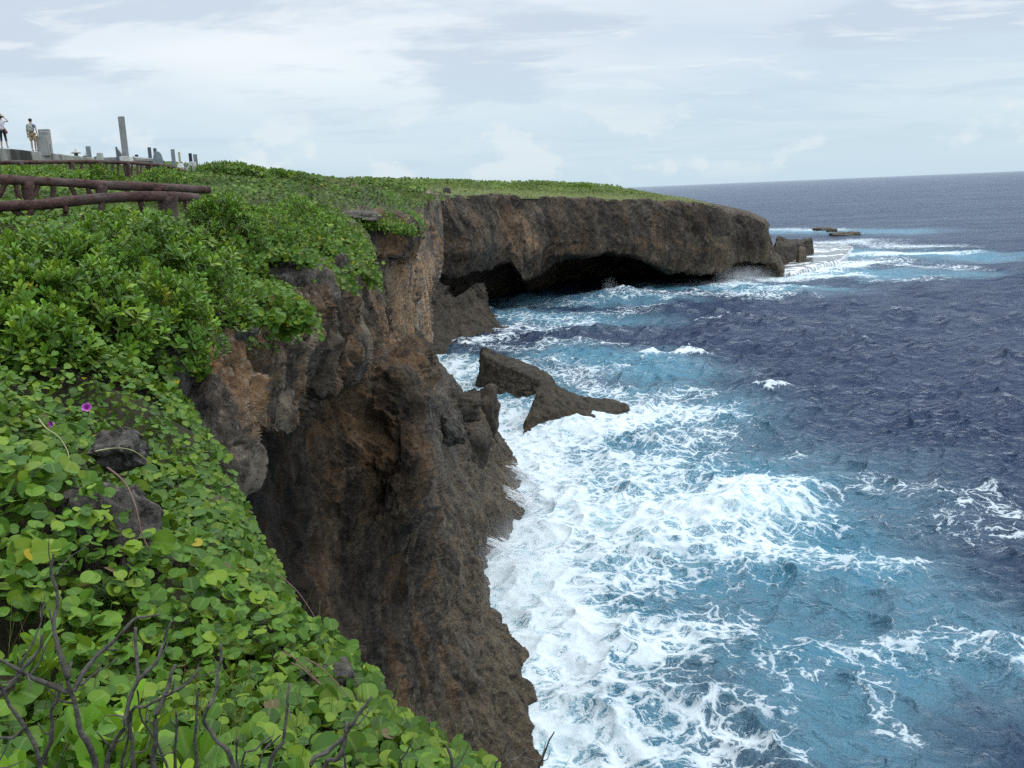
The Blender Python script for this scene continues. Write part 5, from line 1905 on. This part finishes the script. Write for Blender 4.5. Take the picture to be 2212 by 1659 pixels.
# round-topped stone
c = on_ground(343, 362, 60)
k = mpp(60)
h = P(342, 327, 60)[2] - c[2]
prof = [(-10 * k, 0), (10.5 * k, 0)] + [(10.3 * k * math.cos(u) ** 0.8, h * (0.55 + 0.45 * math.sin(u))) for u in np.linspace(0, math.pi / 2 - 0.05, 8)] + [(-10.0 * k * math.cos(u) ** 0.8, h * (0.55 + 0.45 * math.sin(u))) for u in np.linspace(math.pi / 2 - 0.05, 0, 8)]
mb = MB()
mb.prism(prof, -0.22, 0.22, c, 0.35)
tag(mb.build("memorial_stone", C["blue"], None, False, 0.03, c), "blue grey stone with a pointed round top at the end of the concrete rail", "memorial", "shaped memorial stones")
# white pentagon stone
c = on_ground(415, 376, 62.5)
k = mpp(62.5)
h = P(415, 349, 62.5)[2] - c[2]
mb = MB()
mb.prism([(-9.5 * k, 0), (9 * k, 0), (9 * k, h * .97), (0.5 * k, h), (-9.5 * k, h * .58)], -0.25, 0.25, c, 0.1)
tag(mb.build("memorial_stone", C["white"], None, False, 0.03, c), "white memorial with a sloping shoulder near the right end of the row", "memorial", "shaped memorial stones")
# small white and black house-like memorial
c = on_ground(391, 368, 62)
k = mpp(62)
h = P(391, 353, 62)[2] - c[2]
root = empty("small_memorial", c, "small white topped memorial with dark panel under the cream post", "memorial")
mb = MB()
mb.box(c, (11 * k, 0.4, h * .7), 0.1)
mb.build("block", C["white"], root, False, 0.02)
mb = MB()
mb.box(c + np.array([0.03, -0.215, h * .12]), (5.5 * k, 0.03, h * .42), 0.1)
mb.build("panel", C["black"], root)
mb = MB()
mb.box(c + np.array([0, 0, h * .7]), (13 * k, 0.5, h * .3), 0.1, 0.55)
mb.build("cap", C["white"], root, False, 0.01)
# concrete rail with openings
a, b = P(288, 341, 59), P(333, 346, 61)
root = empty("concrete_railing", (a + b) / 2 - np.array([0, 0, 0.6]), "grey concrete railing with open slots between the pedestal and the round topped stone", "railing")
mb = MB()
mid = (a + b) / 2
ln = np.linalg.norm((b - a)[:2])
ang = math.atan2(b[1] - a[1], b[0] - a[0])
mb.tube([a, b], 0.10, 4)
mb.box((mid[0], mid[1], mid[2] - 0.12), (ln, 0.28, 0.14), ang)
mb.build("top_rail", C["grey"], root)
for i in range(6):
    q = a + (b - a) * (0.04 + 0.92 * i / 5)
    mb = MB()
    z0 = float(ground(q[:2])[0]) - 0.1
    mb.box((q[0], q[1], min(z0, q[2] - 0.8)), (0.16 if i % 5 else 0.4, 0.2, q[2] - 0.13 - min(z0, q[2] - 0.8)), ang)
    mb.build("baluster", C["grey"], root)

# ================================================================== PEOPLE
M["skin"] = mat_plain("skin", (0.42, 0.25, 0.17), 0.55, 0.1, 30, 0.1, 0.001)
M["hair"] = mat_plain("black_hair", (0.015, 0.013, 0.012), 0.45, 0.4, 80, 0.6, 0.004)
M["tee_blue"] = mat_plain("blue_grey_shirt_fabric", (0.17, 0.20, 0.30), 0.85, 0.2, 18, 0.5, 0.01)
M["tee_white"] = mat_plain("lilac_white_shirt_fabric", (0.66, 0.64, 0.70), 0.85, 0.1, 18, 0.5, 0.01)
M["khaki"] = mat_plain("khaki_cotton", (0.40, 0.28, 0.15), 0.85, 0.15, 18, 0.5, 0.01)
M["pack"] = mat_plain("grey_green_canvas", (0.27, 0.29, 0.24), 0.85, 0.2, 20, 0.5, 0.006)
M["legging"] = mat_plain("dark_legging_fabric", (0.025, 0.025, 0.04), 0.8, 0.3, 20, 0.4, 0.004)
M["straw"] = mat_plain("olive_straw", (0.24, 0.22, 0.14), 0.85, 0.25, 60, 0.5, 0.004)
M["red"] = mat_plain("dark_red_leather", (0.22, 0.035, 0.045), 0.5, 0.2, 20, 0.3, 0.004)
M["shoe"] = mat_plain("pale_shoe", (0.45, 0.38, 0.32), 0.7, 0.2, 20, 0.3, 0.004)


def skin_obj(name, nodes, edges, mat, parent, root=0, sub=2):
    me = bpy.data.meshes.new(name)
    me.from_pydata([n[0] for n in nodes], edges, [])
    o = bpy.data.objects.new(name, me)
    COL.objects.link(o)
    o.parent = parent
    sk = o.modifiers.new("skin", 'SKIN')
    sk.use_smooth_shade = True
    for i, n in enumerate(nodes):
        r = n[1]
        me.skin_vertices[0].data[i].radius = r if isinstance(r, tuple) else (r, r)
        me.skin_vertices[0].data[i].use_root = (i == root)
    ss = o.modifiers.new("sub", 'SUBSURF')
    ss.levels = ss.render_levels = sub
    me.materials.append(mat)
    return o


def hand(nodes, edges, iw, wrist, dirv, side):
    """palm, four unequal bent fingers and a thumb leaving the side of the palm"""
    d = np.array(dirv, float)
    d /= np.linalg.norm(d)
    a = unit(np.cross(d, [0.1, 1, 0.2]))
    b = np.cross(d, a)
    w = np.array(wrist, float)
    palm = w + d * 0.055
    nodes.append((tuple(palm), 0.026))
    ip = len(nodes) - 1
    edges.append((iw, ip))
    for k, ln in enumerate((0.068, 0.078, 0.072, 0.055)):
        off = a * (k - 1.5) * 0.019
        nodes.append((tuple(palm + d * 0.035 + off), 0.0095))
        edges.append((ip, len(nodes) - 1))
        nodes.append((tuple(palm + d * (0.035 + ln * .55) + off * 1.05 + b * 0.008), 0.0085))
        edges.append((len(nodes) - 2, len(nodes) - 1))
        nodes.append((tuple(palm + d * (0.035 + ln) + off * 1.05 + b * 0.026), 0.007))
        edges.append((len(nodes) - 2, len(nodes) - 1))
    nodes.append((tuple(palm - d * 0.01 + a * side * 0.04), 0.0105))
    edges.append((ip, len(nodes) - 1))
    nodes.append((tuple(palm + d * 0.03 + a * side * 0.06), 0.009))
    edges.append((len(nodes) - 2, len(nodes) - 1))


def person(foot, rz, label, arms, legs, k=1.0):
    root = empty("person", foot, label, "person", None, rz)
    n = [((0, 0, .95), (.135, .10)), ((0, 0.0, 1.10), (.115, .085)), ((0, .01, 1.27), (.14, .095)), ((0, .0, 1.42), (.10, .075)), ((0, .005, 1.50), .052),
         ((0, .02, 1.565), (.062, .075)), ((0, .02, 1.64), (.078, .092)), ((0, .015, 1.70), (.068, .078))]
    e = [(i, i + 1) for i in range(7)]
    # nose and ears
    n.append(((0, .125, 1.625), .012))
    e.append((6, len(n) - 1))
    for s in (-1, 1):
        n.append(((s * .088, .005, 1.64), .014))
        e.append((6, len(n) - 1))
    for s, (hip, knee, ank, toe) in zip((-1, 1), legs):
        for q, r in ((hip, .088), ((np.array(hip) + np.array(knee)) / 2, .074), (knee, .052), ((np.array(knee) * .62 + np.array(ank) * .38), .055), (ank, .034), (toe, .034)):
            n.append((tuple(q), r))
            e.append((0 if q is hip else len(n) - 2, len(n) - 1))
    for s, (sh, el, wr, hd) in zip((-1, 1), arms):
        for q, r in ((sh, .052), ((np.array(sh) + np.array(el)) / 2, .044), (el, .036), ((np.array(el) * .6 + np.array(wr) * .4), .034), (wr, .024)):
            n.append((tuple(q), r))
            e.append((3 if q is sh else len(n) - 2, len(n) - 1))
        hand(n, e, len(n) - 1, wr, hd, -s)
    skin_obj("body", n, e, M["skin"], root)
    return root


def garment_torso(name, mat, parent, arms, hem=0.93, grow=0.022):
    n = [((0, 0, hem), (.15, .118)), ((0, 0, 1.10), (.135 + 0, .108)), ((0, .01, 1.27), (.158, .116)), ((0, 0, 1.41), (.118, .095)), ((0, 0, 1.475), .066)]
    e = [(0, 1), (1, 2), (2, 3), (3, 4)]
    for sh, el, wr, hd in arms:
        n.append((sh, .07))
        e.append((3, len(n) - 1))
        n.append((tuple(np.array(sh) * .45 + np.array(el) * .55), .063))
        e.append((len(n) - 2, len(n) - 1))
    return skin_obj(name, n, e, mat, parent)


def garment_legs(name, mat, parent, legs, frac, r0, r1):
    n = [((0, 0, .97), (.148, .115))]
    e = []
    for hip, knee, ank, toe in legs:
        hip, knee, ank = map(np.array, (hip, knee, ank))
        n.append((tuple(hip), r0))
        e.append((0, len(n) - 1))
        n.append((tuple((hip + knee) / 2), (r0 + r1) / 2))
        e.append((len(n) - 2, len(n) - 1))
        if frac <= 1:
            n.append((tuple(hip + (knee - hip) * frac), r1))
            e.append((len(n) - 2, len(n) - 1))
        else:
            n.append((tuple(knee), r1))
            e.append((len(n) - 2, len(n) - 1))
            n.append((tuple(knee + (ank - knee) * (frac - 1)), r1 * .9))
            e.append((len(n) - 2, len(n) - 1))
    return skin_obj(name, n, e, mat, parent)


def blob_child(name, mat, parent, c, s, seed=0, amp=0.06):
    bm = bmesh.new()
    bmesh.ops.create_icosphere(bm, subdivisions=4, radius=1)
    v = np.array([q.co[:] for q in bm.verts])
    f = np.array([[w.index for w in q.verts] for q in bm.faces])
    bm.free()
    v = v * np.array(s) * (1 + amp * fbm(v * 3 + seed, 3, seed)[:, None]) + np.array(c)
    o = link(name, fast_mesh(name, v, f, True), mat)
    if parent is not None:
        o.parent = parent
    return o


# walker with a backpack, seen from behind
f2 = P(74, 326.5, 54.6)
legs2 = [((-.09, 0, .90), (-.085, .02, .50), (-.075, -.03, .075), (-.085, .10, .035)), ((.09, 0, .90), (.10, .035, .50), (.085, .03, .075), (.10, .16, .035))]
arms2 = [((-.185, 0, 1.41), (-.245, -.02, 1.13), (-.255, .06, .88), (0, .15, -1)), ((.185, 0, 1.41), (.25, -.03, 1.13), (.275, .03, .87), (0, .1, -1))]
p2 = person(f2, 0.12, "person seen from behind in blue grey shirt and khaki shorts with a backpack", arms2, legs2)
garment_torso("shirt", M["tee_blue"], p2, arms2)
garment_legs("shorts", M["khaki"], p2, legs2, 0.92, .108, .092)
hr = blob_child("hair", M["hair"], p2, (0, -.005, 1.685), (.098, .108, .085), 3, .2)
for k in range(2):
    l = legs2[k]
    blob_child("shoe", M["shoe"], p2, (l[2][0], (l[2][1] + l[3][1]) / 2, .04), (.05, .13, .04), k)
bk = empty("backpack", f2 + np.array([0, -0.17, 1.2]), "grey green backpack on the back of the person in khaki shorts", "backpack", None, 0.12)
blob_child("bag", M["pack"], bk, (0, 0, 0), (.155, .085, .235), 5, .08)
blob_child("pocket", M["pack"], bk, (0, -.075, -.08), (.11, .04, .11), 6, .08)
for s in (-1, 1):
    mb = MB()
    mb.tube(smooth_path([(s * .09, .05, .16), (s * .10, .10, .25), (s * .105, .20, .27), (s * .11, .285, .12), (s * .12, .26, -.08), (s * .10, .08, -.17)], 16), .014, 6)
    o = mb.build("strap", M["pack"], None, True)
    o.parent = bk

# visitor in a hat raising both hands to the face, at the picture's left edge
f1 = P(9.5, 319.5, 53.6)
legs1 = [((-.09, 0, .90), (-.10, .03, .50), (-.12, -.02, .075), (-.14, .12, .035)), ((.09, 0, .90), (.13, .03, .49), (.17, -.03, .075), (.20, .10, .035))]
arms1 = [((-.17, .02, 1.42), (-.32, .12, 1.28), (-.12, .17, 1.56), (.6, .0, .8)), ((.17, .02, 1.42), (.36, .08, 1.40), (.17, .12, 1.60), (-.8, .2, .45))]
p1 = person(f1, 0.25, "person in a brimmed hat and white shirt raising both hands to the face", arms1, legs1)
garment_torso("shirt", M["tee_white"], p1, arms1, .90)
garment_legs("leggings", M["legging"], p1, legs1, 1.45, .098, .064)
blob_child("hair", M["hair"], p1, (0, -.01, 1.64), (.094, .10, .10), 4, .1)
mb = MB()
mb.lathe((0, .01, 1.685), [(.20, -.02), (.19, 0.0), (.105, .012), (.10, .07), (.075, .115), (.02, .125)], 18)
o = mb.build("hat", M["straw"], None, True)
o.parent = p1
for k in range(2):
    l = legs1[k]
    blob_child("shoe", M["shoe"], p1, (l[2][0], (l[2][1] + l[3][1]) / 2, .04), (.05, .13, .04), k + 3)
sb = empty("shoulder_bag", f1 + np.array([0.26, -0.06, 0.83]), "small dark red shoulder bag at the hip of the person in the hat", "bag", None, 0.25)
blob_child("bag", M["red"], sb, (0, 0, 0), (.06, .11, .10), 8, .05)
mb = MB()
mb.tube(smooth_path([(.0, -.05, .08), (-.08, -.12, .24), (-.24, -.14, .42), (-.40, -.08, .60), (-.42, .05, .62), (-.28, .17, .42), (-.06, .12, .18), (0, .05, .08)], 30), .011, 6)
o = mb.build("strap", M["red"], None, True)
o.parent = sb

# ================================================================== DEAD TWIGS, FLOWERS, RUNNERS, GRASS
def twig_bush(label, stems, name="dead_shrub", group="bare dead shrubs along the bottom of the slope"):
    """stems: (sightings..., thickness in survey pixels at the foot)"""
    q0 = P(*stems[0][0][0])
    root = empty(name, q0, label, "dead shrub", group)
    rng = np.random.default_rng(int(stems[0][0][0][0]) + 77)
    for i, (pts, w) in enumerate(stems):
        pp = np.array([P(*q) for q in pts])
        if i == 0 or pts[0][1] > 1560:       # foot goes down into the ground
            g = pp[0] + (pp[0] - pp[1]) * 0.4
            g[2] = min(g[2], float(ground(pp[0][:2])[0])) - 0.06
            pp = np.vstack([g[None], pp])
        n = 7 * len(pp)
        path = smooth_path(pp, n)
        kn = np.c_[fbm(path * 14 + i, 3, 3), fbm(path * 14 + 5 + i, 3, 4), fbm(path * 14 + 9 + i, 3, 5)] * 0.012
        path = path + kn * np.linspace(0.6, 1, n)[:, None]
        r0 = w * pts[0][2] / FPX / 2
        rad = r0 * (1 - 0.62 * np.linspace(0, 1, n)) * (1 + 0.22 * fbm(path * 40, 2, 9))
        mb = MB()
        mb.tube(path, rad, 8, 0.10, i)
        # side snags
        for s in range(rng.integers(1, 4)):
            j = int(n * (0.35 + 0.6 * rng.random()))
            j = min(j, n - 2)
            dirv = unit(path[j + 1] - path[j] + rng.normal(0, 1, 3) * np.linalg.norm(path[j + 1] - path[j]) * 1.2)
            ln = 0.03 + 0.07 * rng.random()
            tp = smooth_path([path[j], path[j] + dirv * ln * .5 + rng.normal(0, .006, 3), path[j] + dirv * ln + np.array([0, 0, .015])], 6)
            mb.tube(tp, np.linspace(rad[j] * .55, rad[j] * .22, 6), 6, 0.1, s)
        mb.build("branch" if i else "stem", M["twig"], root, True)
    return root


D = 1.95
twig_bush("tallest forked dead shrub with one straight twig rising high at the left", [
    ([(203, 1648, D), (170, 1560, D), (151, 1496, D), (148, 1452, D), (152, 1428, D + .02)], 23),
    ([(148, 1462, D), (134, 1430, D), (122, 1371, D + .03), (115, 1300, D + .05), (113, 1199, D + .06)], 14),
    ([(150, 1496, D), (100, 1470, D - .02), (40, 1447, D - .05), (-30, 1418, D - .08)], 15),
    ([(156, 1490, D), (190, 1440, D + .03), (224, 1402, D + .06), (292, 1336, D + .1), (344, 1323, D + .12)], 13),
    ([(176, 1478, D), (193, 1462, D + .03), (225, 1440, D + .05), (252, 1415, D + .06)], 8)])
twig_bush("leaning dead stems at the far left behind the forked shrub", [
    ([(94, 1660, D + .1), (105, 1600, D + .1), (115, 1527, D + .1), (136, 1472, D + .1)], 17),
    ([(80, 1640, D), (47, 1563, D), (0, 1480, D), (-30, 1430, D)], 17),
    ([(-20, 1520, D + .15), (52, 1449, D + .15), (88, 1402, D + .16), (95, 1374, D + .16)], 15),
    ([(-10, 1625, D - .1), (30, 1590, D - .1), (52, 1568, D - .1)], 15),
    ([(30, 1480, D + .3), (80, 1370, D + .35), (98, 1300, D + .38)], 8)])
twig_bush("dead shrub with a curved branch and upright twin left of centre of the slope", [
    ([(229, 1650, D), (266, 1572, D), (281, 1517, D + .02), (297, 1470, D + .03), (294, 1420, D + .05), (292, 1358, D + .06)], 19),
    ([(297, 1472, D + .03), (338, 1423, D + .06), (359, 1365, D + .09), (378, 1336, D + .1)], 11),
    ([(266, 1660, D + .05), (272, 1590, D + .05), (280, 1510, D + .05)], 12),
    ([(365, 1660, D + .08), (323, 1579, D + .06), (297, 1490, D + .04)], 10)])
twig_bush("dark bent dead stem with two arms reaching right", [
    ([(333, 1655, D), (336, 1600, D), (338, 1548, D), (359, 1501, D + .02), (385, 1437, D + .05)], 22),
    ([(285, 1572, D + .02), (320, 1530, D + .02), (359, 1500, D + .02), (401, 1475, D + .04), (430, 1442, D + .06)], 15),
    ([(375, 1650, D + .1), (380, 1590, D + .1), (380, 1537, D + .1)], 13)])
twig_bush("grey dead stem with an elbow leaning left then rising", [
    ([(505, 1656, D), (469, 1595, D), (445, 1558, D), (450, 1530, D), (461, 1511, D + .02), (474, 1444, D + .05), (479, 1386, D + .07)], 17),
    ([(420, 1640, D + .05), (424, 1560, D + .05), (427, 1485, D + .07)], 15),
    ([(521, 1655, D + .04), (550, 1620, D + .04), (580, 1592, D + .05)], 10),
    ([(512, 1650, D), (513, 1590, D)], 12)])
twig_bush("slim dead twig rising alone near the lower brow", [
    ([(583, 1656, D + .12), (615, 1600, D + .14), (616, 1545, D + .16), (628, 1478, D + .2)], 15),
    ([(560, 1658, D + .1), (590, 1610, D + .12), (606, 1590, D + .12)], 9)])
twig_bush("thick dead stems slanting right over the brow", [
    ([(672, 1662, D + .2), (705, 1625, D + .22), (745, 1589, D + .24), (775, 1540, D + .26), (802, 1504, D + .28)], 17),
    ([(700, 1662, D + .2), (728, 1640, D + .2), (752, 1575, D + .22), (758, 1556, D + .23)], 19),
    ([(745, 1592, D + .24), (775, 1560, D + .26), (798, 1530, D + .28)], 9),
    ([(862, 1662, D + .3), (880, 1625, D + .3), (893, 1605, D + .3)], 10)])
twig_bush("dead twig tips poking up at the bottom centre before the surf", [
    ([(972, 1664, D + .35), (968, 1630, D + .35), (962, 1604, D + .36)], 16),
    ([(1070, 1664, D + .4), (1078, 1640, D + .4), (1088, 1610, D + .4)], 9),
    ([(1083, 1662, D + .4), (1115, 1640, D + .42), (1140, 1620, D + .44)], 8),
    ([(1162, 1664, D + .45), (1172, 1640, D + .45), (1180, 1612, D + .45), (1196, 1583, D + .47)], 9)])
M["twig_dark"] = M["twig"]


def flower(px, py, d, label, tilt, size=1.0):
    c = P(px, py, d)
    root = empty("flower", c, label, "flower", "purple morning glory flowers")
    vs, fs = [], []
    for i in range(40):
        w = 2 * math.pi * i / 40
        ru = 1 + 0.10 * math.cos(5 * w) + 0.05 * math.sin(13 * w)
        for r, z in ((.004, -.03), (.008, -.012), (.014, .0), (.024 * ru, .005 + .004 * math.sin(9 * w))):
            vs.append((r * math.cos(w), r * math.sin(w), z))
    for i in range(40):
        j = (i + 1) % 40
        for k in range(3):
            fs.append((i * 4 + k, j * 4 + k, j * 4 + k + 1, i * 4 + k + 1))
    me = bpy.data.meshes.new("petals")
    me.from_pydata(vs, [], fs)
    for p in me.polygons:
        p.use_smooth = True
    t = NT("violet_petal")
    tc = t.n("ShaderNodeTexCoord").outputs["Object"]
    g = t.n("ShaderNodeVectorMath")
    g.operation = 'LENGTH'
    t.L(tc, g.inputs[0])
    col = t.ramp(t.math('DIVIDE', g.outputs["Value"], 0.034, clamp=True), [(0.25, (0.25, 0.02, 0.22)), (0.6, (0.42, 0.08, 0.40)), (1.0, (0.62, 0.38, 0.62))])
    o = link("petals", me, t.done(t.bsdf(col, 0.6, 0.2)))
    o.parent = root
    mb = MB()
    mb.tube([(0, 0, -.11), (.004, .002, -.06), (0, 0, -.025)], .0022, 6)
    o = mb.build("stalk", mat_plain("green_stalk", (0.10, 0.16, 0.03)), None, True)
    o.parent = root
    root.rotation_euler = tilt
    root.scale = (size, size, size)


flower(187, 880, 4.86, "open violet flower among the vine leaves, larger in view", (1.0, 0.1, 0.3))
flower(110, 916, 4.70, "half hidden violet flower tucked behind a leaf left of the open one", (1.5, 0.5, -0.5), 0.7)
M["runner"] = mat_plain("red_brown_runner", (0.13, 0.065, 0.05), 0.6, 0.3, 60, 0.4, 0.002)
M["runner_pale"] = mat_plain("pale_green_runner", (0.26, 0.25, 0.12), 0.6, 0.3, 60, 0.4, 0.002)


def runner(pts, w, mat, label):
    pp = smooth_path(np.array([P(*q) for q in pts]), 30)
    mb = MB()
    mb.tube(pp, np.linspace(w, w * .6, 30), 7, 0.12, 3)
    o = mb.build("vine_runner", M[mat], None, True, 0, pp[0])
    tag(o, label, "vine runner", "bare vine runners")


runner([(232, 1010, 3.72), (258, 1030, 3.60), (278, 1056, 3.52), (295, 1100, 3.44), (306, 1150, 3.40), (322, 1188, 3.38)], 0.0042, "runner", "long red brown runner arching down over the pitted grey rock")
runner([(84, 905, 4.50), (100, 925, 4.44), (128, 945, 4.36), (146, 975, 4.30), (150, 1000, 4.26)], 0.0040, "runner_pale", "pale runner with bare joints left of the violet flower")
runner([(205, 975, 4.30), (250, 968, 4.36), (290, 975, 4.34), (330, 1005, 4.40)], 0.0030, "runner_pale", "thin whitish twig lying level above the pitted grey rock")
runner([(600, 1240, 4.2), (640, 1275, 4.12), (672, 1320, 4.02), (684, 1345, 3.98)], 0.0028, "runner", "thin runner dangling off the brow into the dark cave")
for i, (x, y) in enumerate([(640, 1425), (660, 1450), (690, 1440), (705, 1490), (735, 1500), (720, 1530)]):
    runner([(x - 30, y - 18, 3.06), (x, y, 3.0), (x + 40, y + 38, 2.95), (x + 62, y + 66, 2.9)], 0.0026, "runner", "dry runners crossing the pale rock at the lower brow")


def grass_tuft(px, py, d, n, label, hgt=0.14):
    c = P(px, py, d)
    c[2] = float(ground(c[:2])[0]) + 0.02
    rng = np.random.default_rng(px)
    vs, fs, cs = [], [], []
    for i in range(n):
        az = rng.random() * 6.283
        ln = hgt * (0.6 + 0.6 * rng.random())
        out = ln * (0.3 + 0.7 * rng.random())
        b0 = rng.normal(0, .03, 3) * [1, 1, 0]
        w = 0.0035
        sx, sy = -math.sin(az) * w, math.cos(az) * w
        col = np.array([0.07, 0.15, 0.02]) * (0.6 + 0.8 * rng.random())
        b = len(vs)
        for t in np.linspace(0, 1, 5):
            x = b0[0] + math.cos(az) * out * t ** 1.5
            y = b0[1] + math.sin(az) * out * t ** 1.5
            z = ln * (t - 0.45 * t ** 2.5)
            k = 1 - 0.85 * t
            vs += [(x - sx * k, y - sy * k, z), (x + sx * k, y + sy * k, z)]
            cs += [(*col, .5)] * 2
        for j in range(4):
            fs.append((b + 2 * j, b + 2 * j + 1, b + 2 * j + 3, b + 2 * j + 2))
    o = link("grass_tuft", fast_mesh("grass_tuft", np.array(vs), np.array(fs), True, {"tint": np.array(cs)}), M["leaf"])
    o.location = c
    tag(o, label, "grass tuft", "grass tufts on the slope")


grass_tuft(232, 1218, 3.30, 220, "fine dark grass tuft just below the pitted grey rocks", 0.16)
grass_tuft(455, 1595, 2.15, 160, "pale grass tuft among the dead stems near the bottom", 0.18)
grass_tuft(40, 1120, 3.6, 120, "short grass tuft at the left edge level with the pitted rock", 0.12)


def dead_scrub():
    """bare grey twigs in the plateau scrub and tall dry grass on the skyline"""
    vs, fs, cs = [], [], []
    rng = np.random.default_rng(3)
    spots = [(380, 470, 14.2, .5, 60), (355, 462, 14.1, .35, 40), (500, 420, 27, .9, 90), (590, 430, 27, 1.0, 90), (640, 420, 33, 1.2, 110), (720, 415, 50, 1.5, 90), (560, 410, 34, 1.0, 70), (700, 430, 38, 1.2, 80), (430, 395, 30, .9, 60), (770, 405, 64, 1.6, 70)]
    for px, py, d, h, n in spots:
        c = P(px, py, d)
        c[2] = float(ground(c[:2])[0])
        for i in range(n):
            b0 = c + rng.normal(0, h * 1.1, 3) * [1.6, 1, 0]
            b0[2] = float(c[2])
            t = b0 + np.array([rng.normal(0, .3), rng.normal(0, .3), 0.30 + 0.32 * rng.random()]) * h
            w = np.array([0.0004 * d * 0.6, 0, 0])
            m = (b0 + t) / 2 + rng.normal(0, .06, 3) * h
            b = len(vs)
            vs += [b0 - w, b0 + w, m + w * .7, m - w * .7, t + w * .3, t - w * .3]
            fs += [(b, b + 1, b + 2, b + 3), (b + 3, b + 2, b + 4, b + 5)]
            cs += [(*(np.array([0.17, 0.15, 0.125]) * (0.7 + .6 * rng.random())), .5)] * 6
    for i in range(160):
        px = 690 + 110 * rng.random()
        d = 66 + 34 * rng.random()
        c = P(px, 385, d)
        c[2] = float(ground(c[:2])[0])
        t = c + np.array([rng.normal(0, .2), rng.normal(0, .2), 0.35 + 0.6 * rng.random()])
        w = np.array([0.013, 0, 0])
        b = len(vs)
        m = (c + t) / 2 + rng.normal(0, .05, 3)
        vs += [c - w, c + w, m + w * .7, m - w * .7, t + w * .5, t - w * .5]
        fs += [(b, b + 1, b + 2, b + 3), (b + 3, b + 2, b + 4, b + 5)]
        cs += [(*(np.array([0.33, 0.28, 0.16]) * (0.7 + .6 * rng.random())), .5)] * 6
    o = link("dry_grass", fast_mesh("dry_grass", np.array(vs), np.array(fs), False, {"tint": np.array(cs)}), M["leaf_far"])
    tag(o, "bare grey twigs and tall dry grass in the plateau scrub", "dry scrub", None, "stuff")


dead_scrub()

# ================================================================== SPRAY
M["splash"] = mat_plain("white_water", (0.78, 0.81, 0.83), 0.7, 0.1, 3, 0.2, 0.01)


def splash_strands():
    """threads of water running back off the ledges"""
    rng = np.random.default_rng(8)
    mb = MB()
    for (xa, ya, xb, yb, n, fall, run) in [(1058, 1005, 1128, 1035, 55, 3.2, 2.6), (1035, 1080, 1128, 1090, 70, 3.0, 2.4), (1030, 1130, 1060, 1190, 60, 2.4, 2.2)]:
        for i in range(n):
            u = rng.random()
            s0 = S(xa + (xb - xa) * u + rng.normal(0, 5), ya + (yb - ya) * u + rng.normal(0, 5), 0)
            k = 0.6 + 0.8 * rng.random()
            v = unit(s0 - np.array([0, 0, EYE]))
            s0 = s0 - v * (1.0 + 0.5 * rng.random())
            a = s0 + np.array([-0.5 * run * k, 0.1, fall * 0.42 * k])
            b = s0 + np.array([0.1 * run, -0.2, fall * 0.18 * k + .15])
            c = s0 + np.array([0.75 * run * k, -0.5 + rng.normal(0, .3), -0.3])
            pth = smooth_path([a, b, c], 9)
            pth[1:-1] += rng.normal(0, .05, (7, 3))
            r = (0.009 + 0.020 * rng.random() ** 2) * (s0[1] / 80)
            mb.tube(pth, r * np.array([.5, .8, 1, 1.1, 1.1, 1.2, 1.3, 1.4, 1.4]), 5, .3, i, False)
    o = mb.build("splash", M["splash"], None, True)
    tag(o, "threads of white water running off the rock ledges", "splash", None, "stuff")


splash_strands()


def spray(px, py, z, size, dens, label, seed):
    c = S(px, py, z)
    bm = bmesh.new()
    bmesh.ops.create_icosphere(bm, subdivisions=3, radius=1.0)
    me = bpy.data.meshes.new("spray")
    bm.to_mesh(me)
    bm.free()
    o = bpy.data.objects.new("spray", me)
    COL.objects.link(o)
    o.location = c
    o.scale = size
    t = NT("sea_spray")
    tc = t.n("ShaderNodeTexCoord").outputs["Object"]
    g = t.n("ShaderNodeVectorMath")
    g.operation = 'LENGTH'
    t.L(tc, g.inputs[0])
    fall = t.ramp(g.outputs["Value"], [(0.0, 1), (0.45, 0.55), (0.95, 0)])
    n = t.noise(t.pos, 0.55, 4, 0.6)
    d = t.math('MULTIPLY', t.math('MULTIPLY', fall, t.ramp(n, [(0.36, 0.05), (0.66, 1)])), dens)
    v = t.n("ShaderNodeVolumePrincipled")
    v.inputs["Color"].default_value = (0.93, 0.95, 0.97, 1)
    v.inputs["Anisotropy"].default_value = 0.1
    t.L(d, v.inputs["Density"])
    t.L(v.outputs[0], t.out.inputs["Volume"])
    me.materials.append(t.m)
    tag(o, label, "spray", None, "stuff")


spray(1135, 1225, 1.2, (5.2, 10.0, 3.6), 0.15, "white mist of spray hanging at the foot of the near cliff", 1)
spray(1120, 1050, 0.6, (3.5, 9.0, 2.6), 0.10, "thin spray where surf runs up the rock foot", 2)
spray(1610, 600, 1.8, (10, 8, 4.0), 0.11, "spray bursting below the headland tip", 3)
spray(1590, 1112, 1.0, (4.2, 2.6, 1.5), 0.30, "spray blown off the breaking wave", 4)
spray(1318, 626, 1.5, (3, 3, 4.0), 0.20, "small burst of spray in the sea cave mouth", 5)
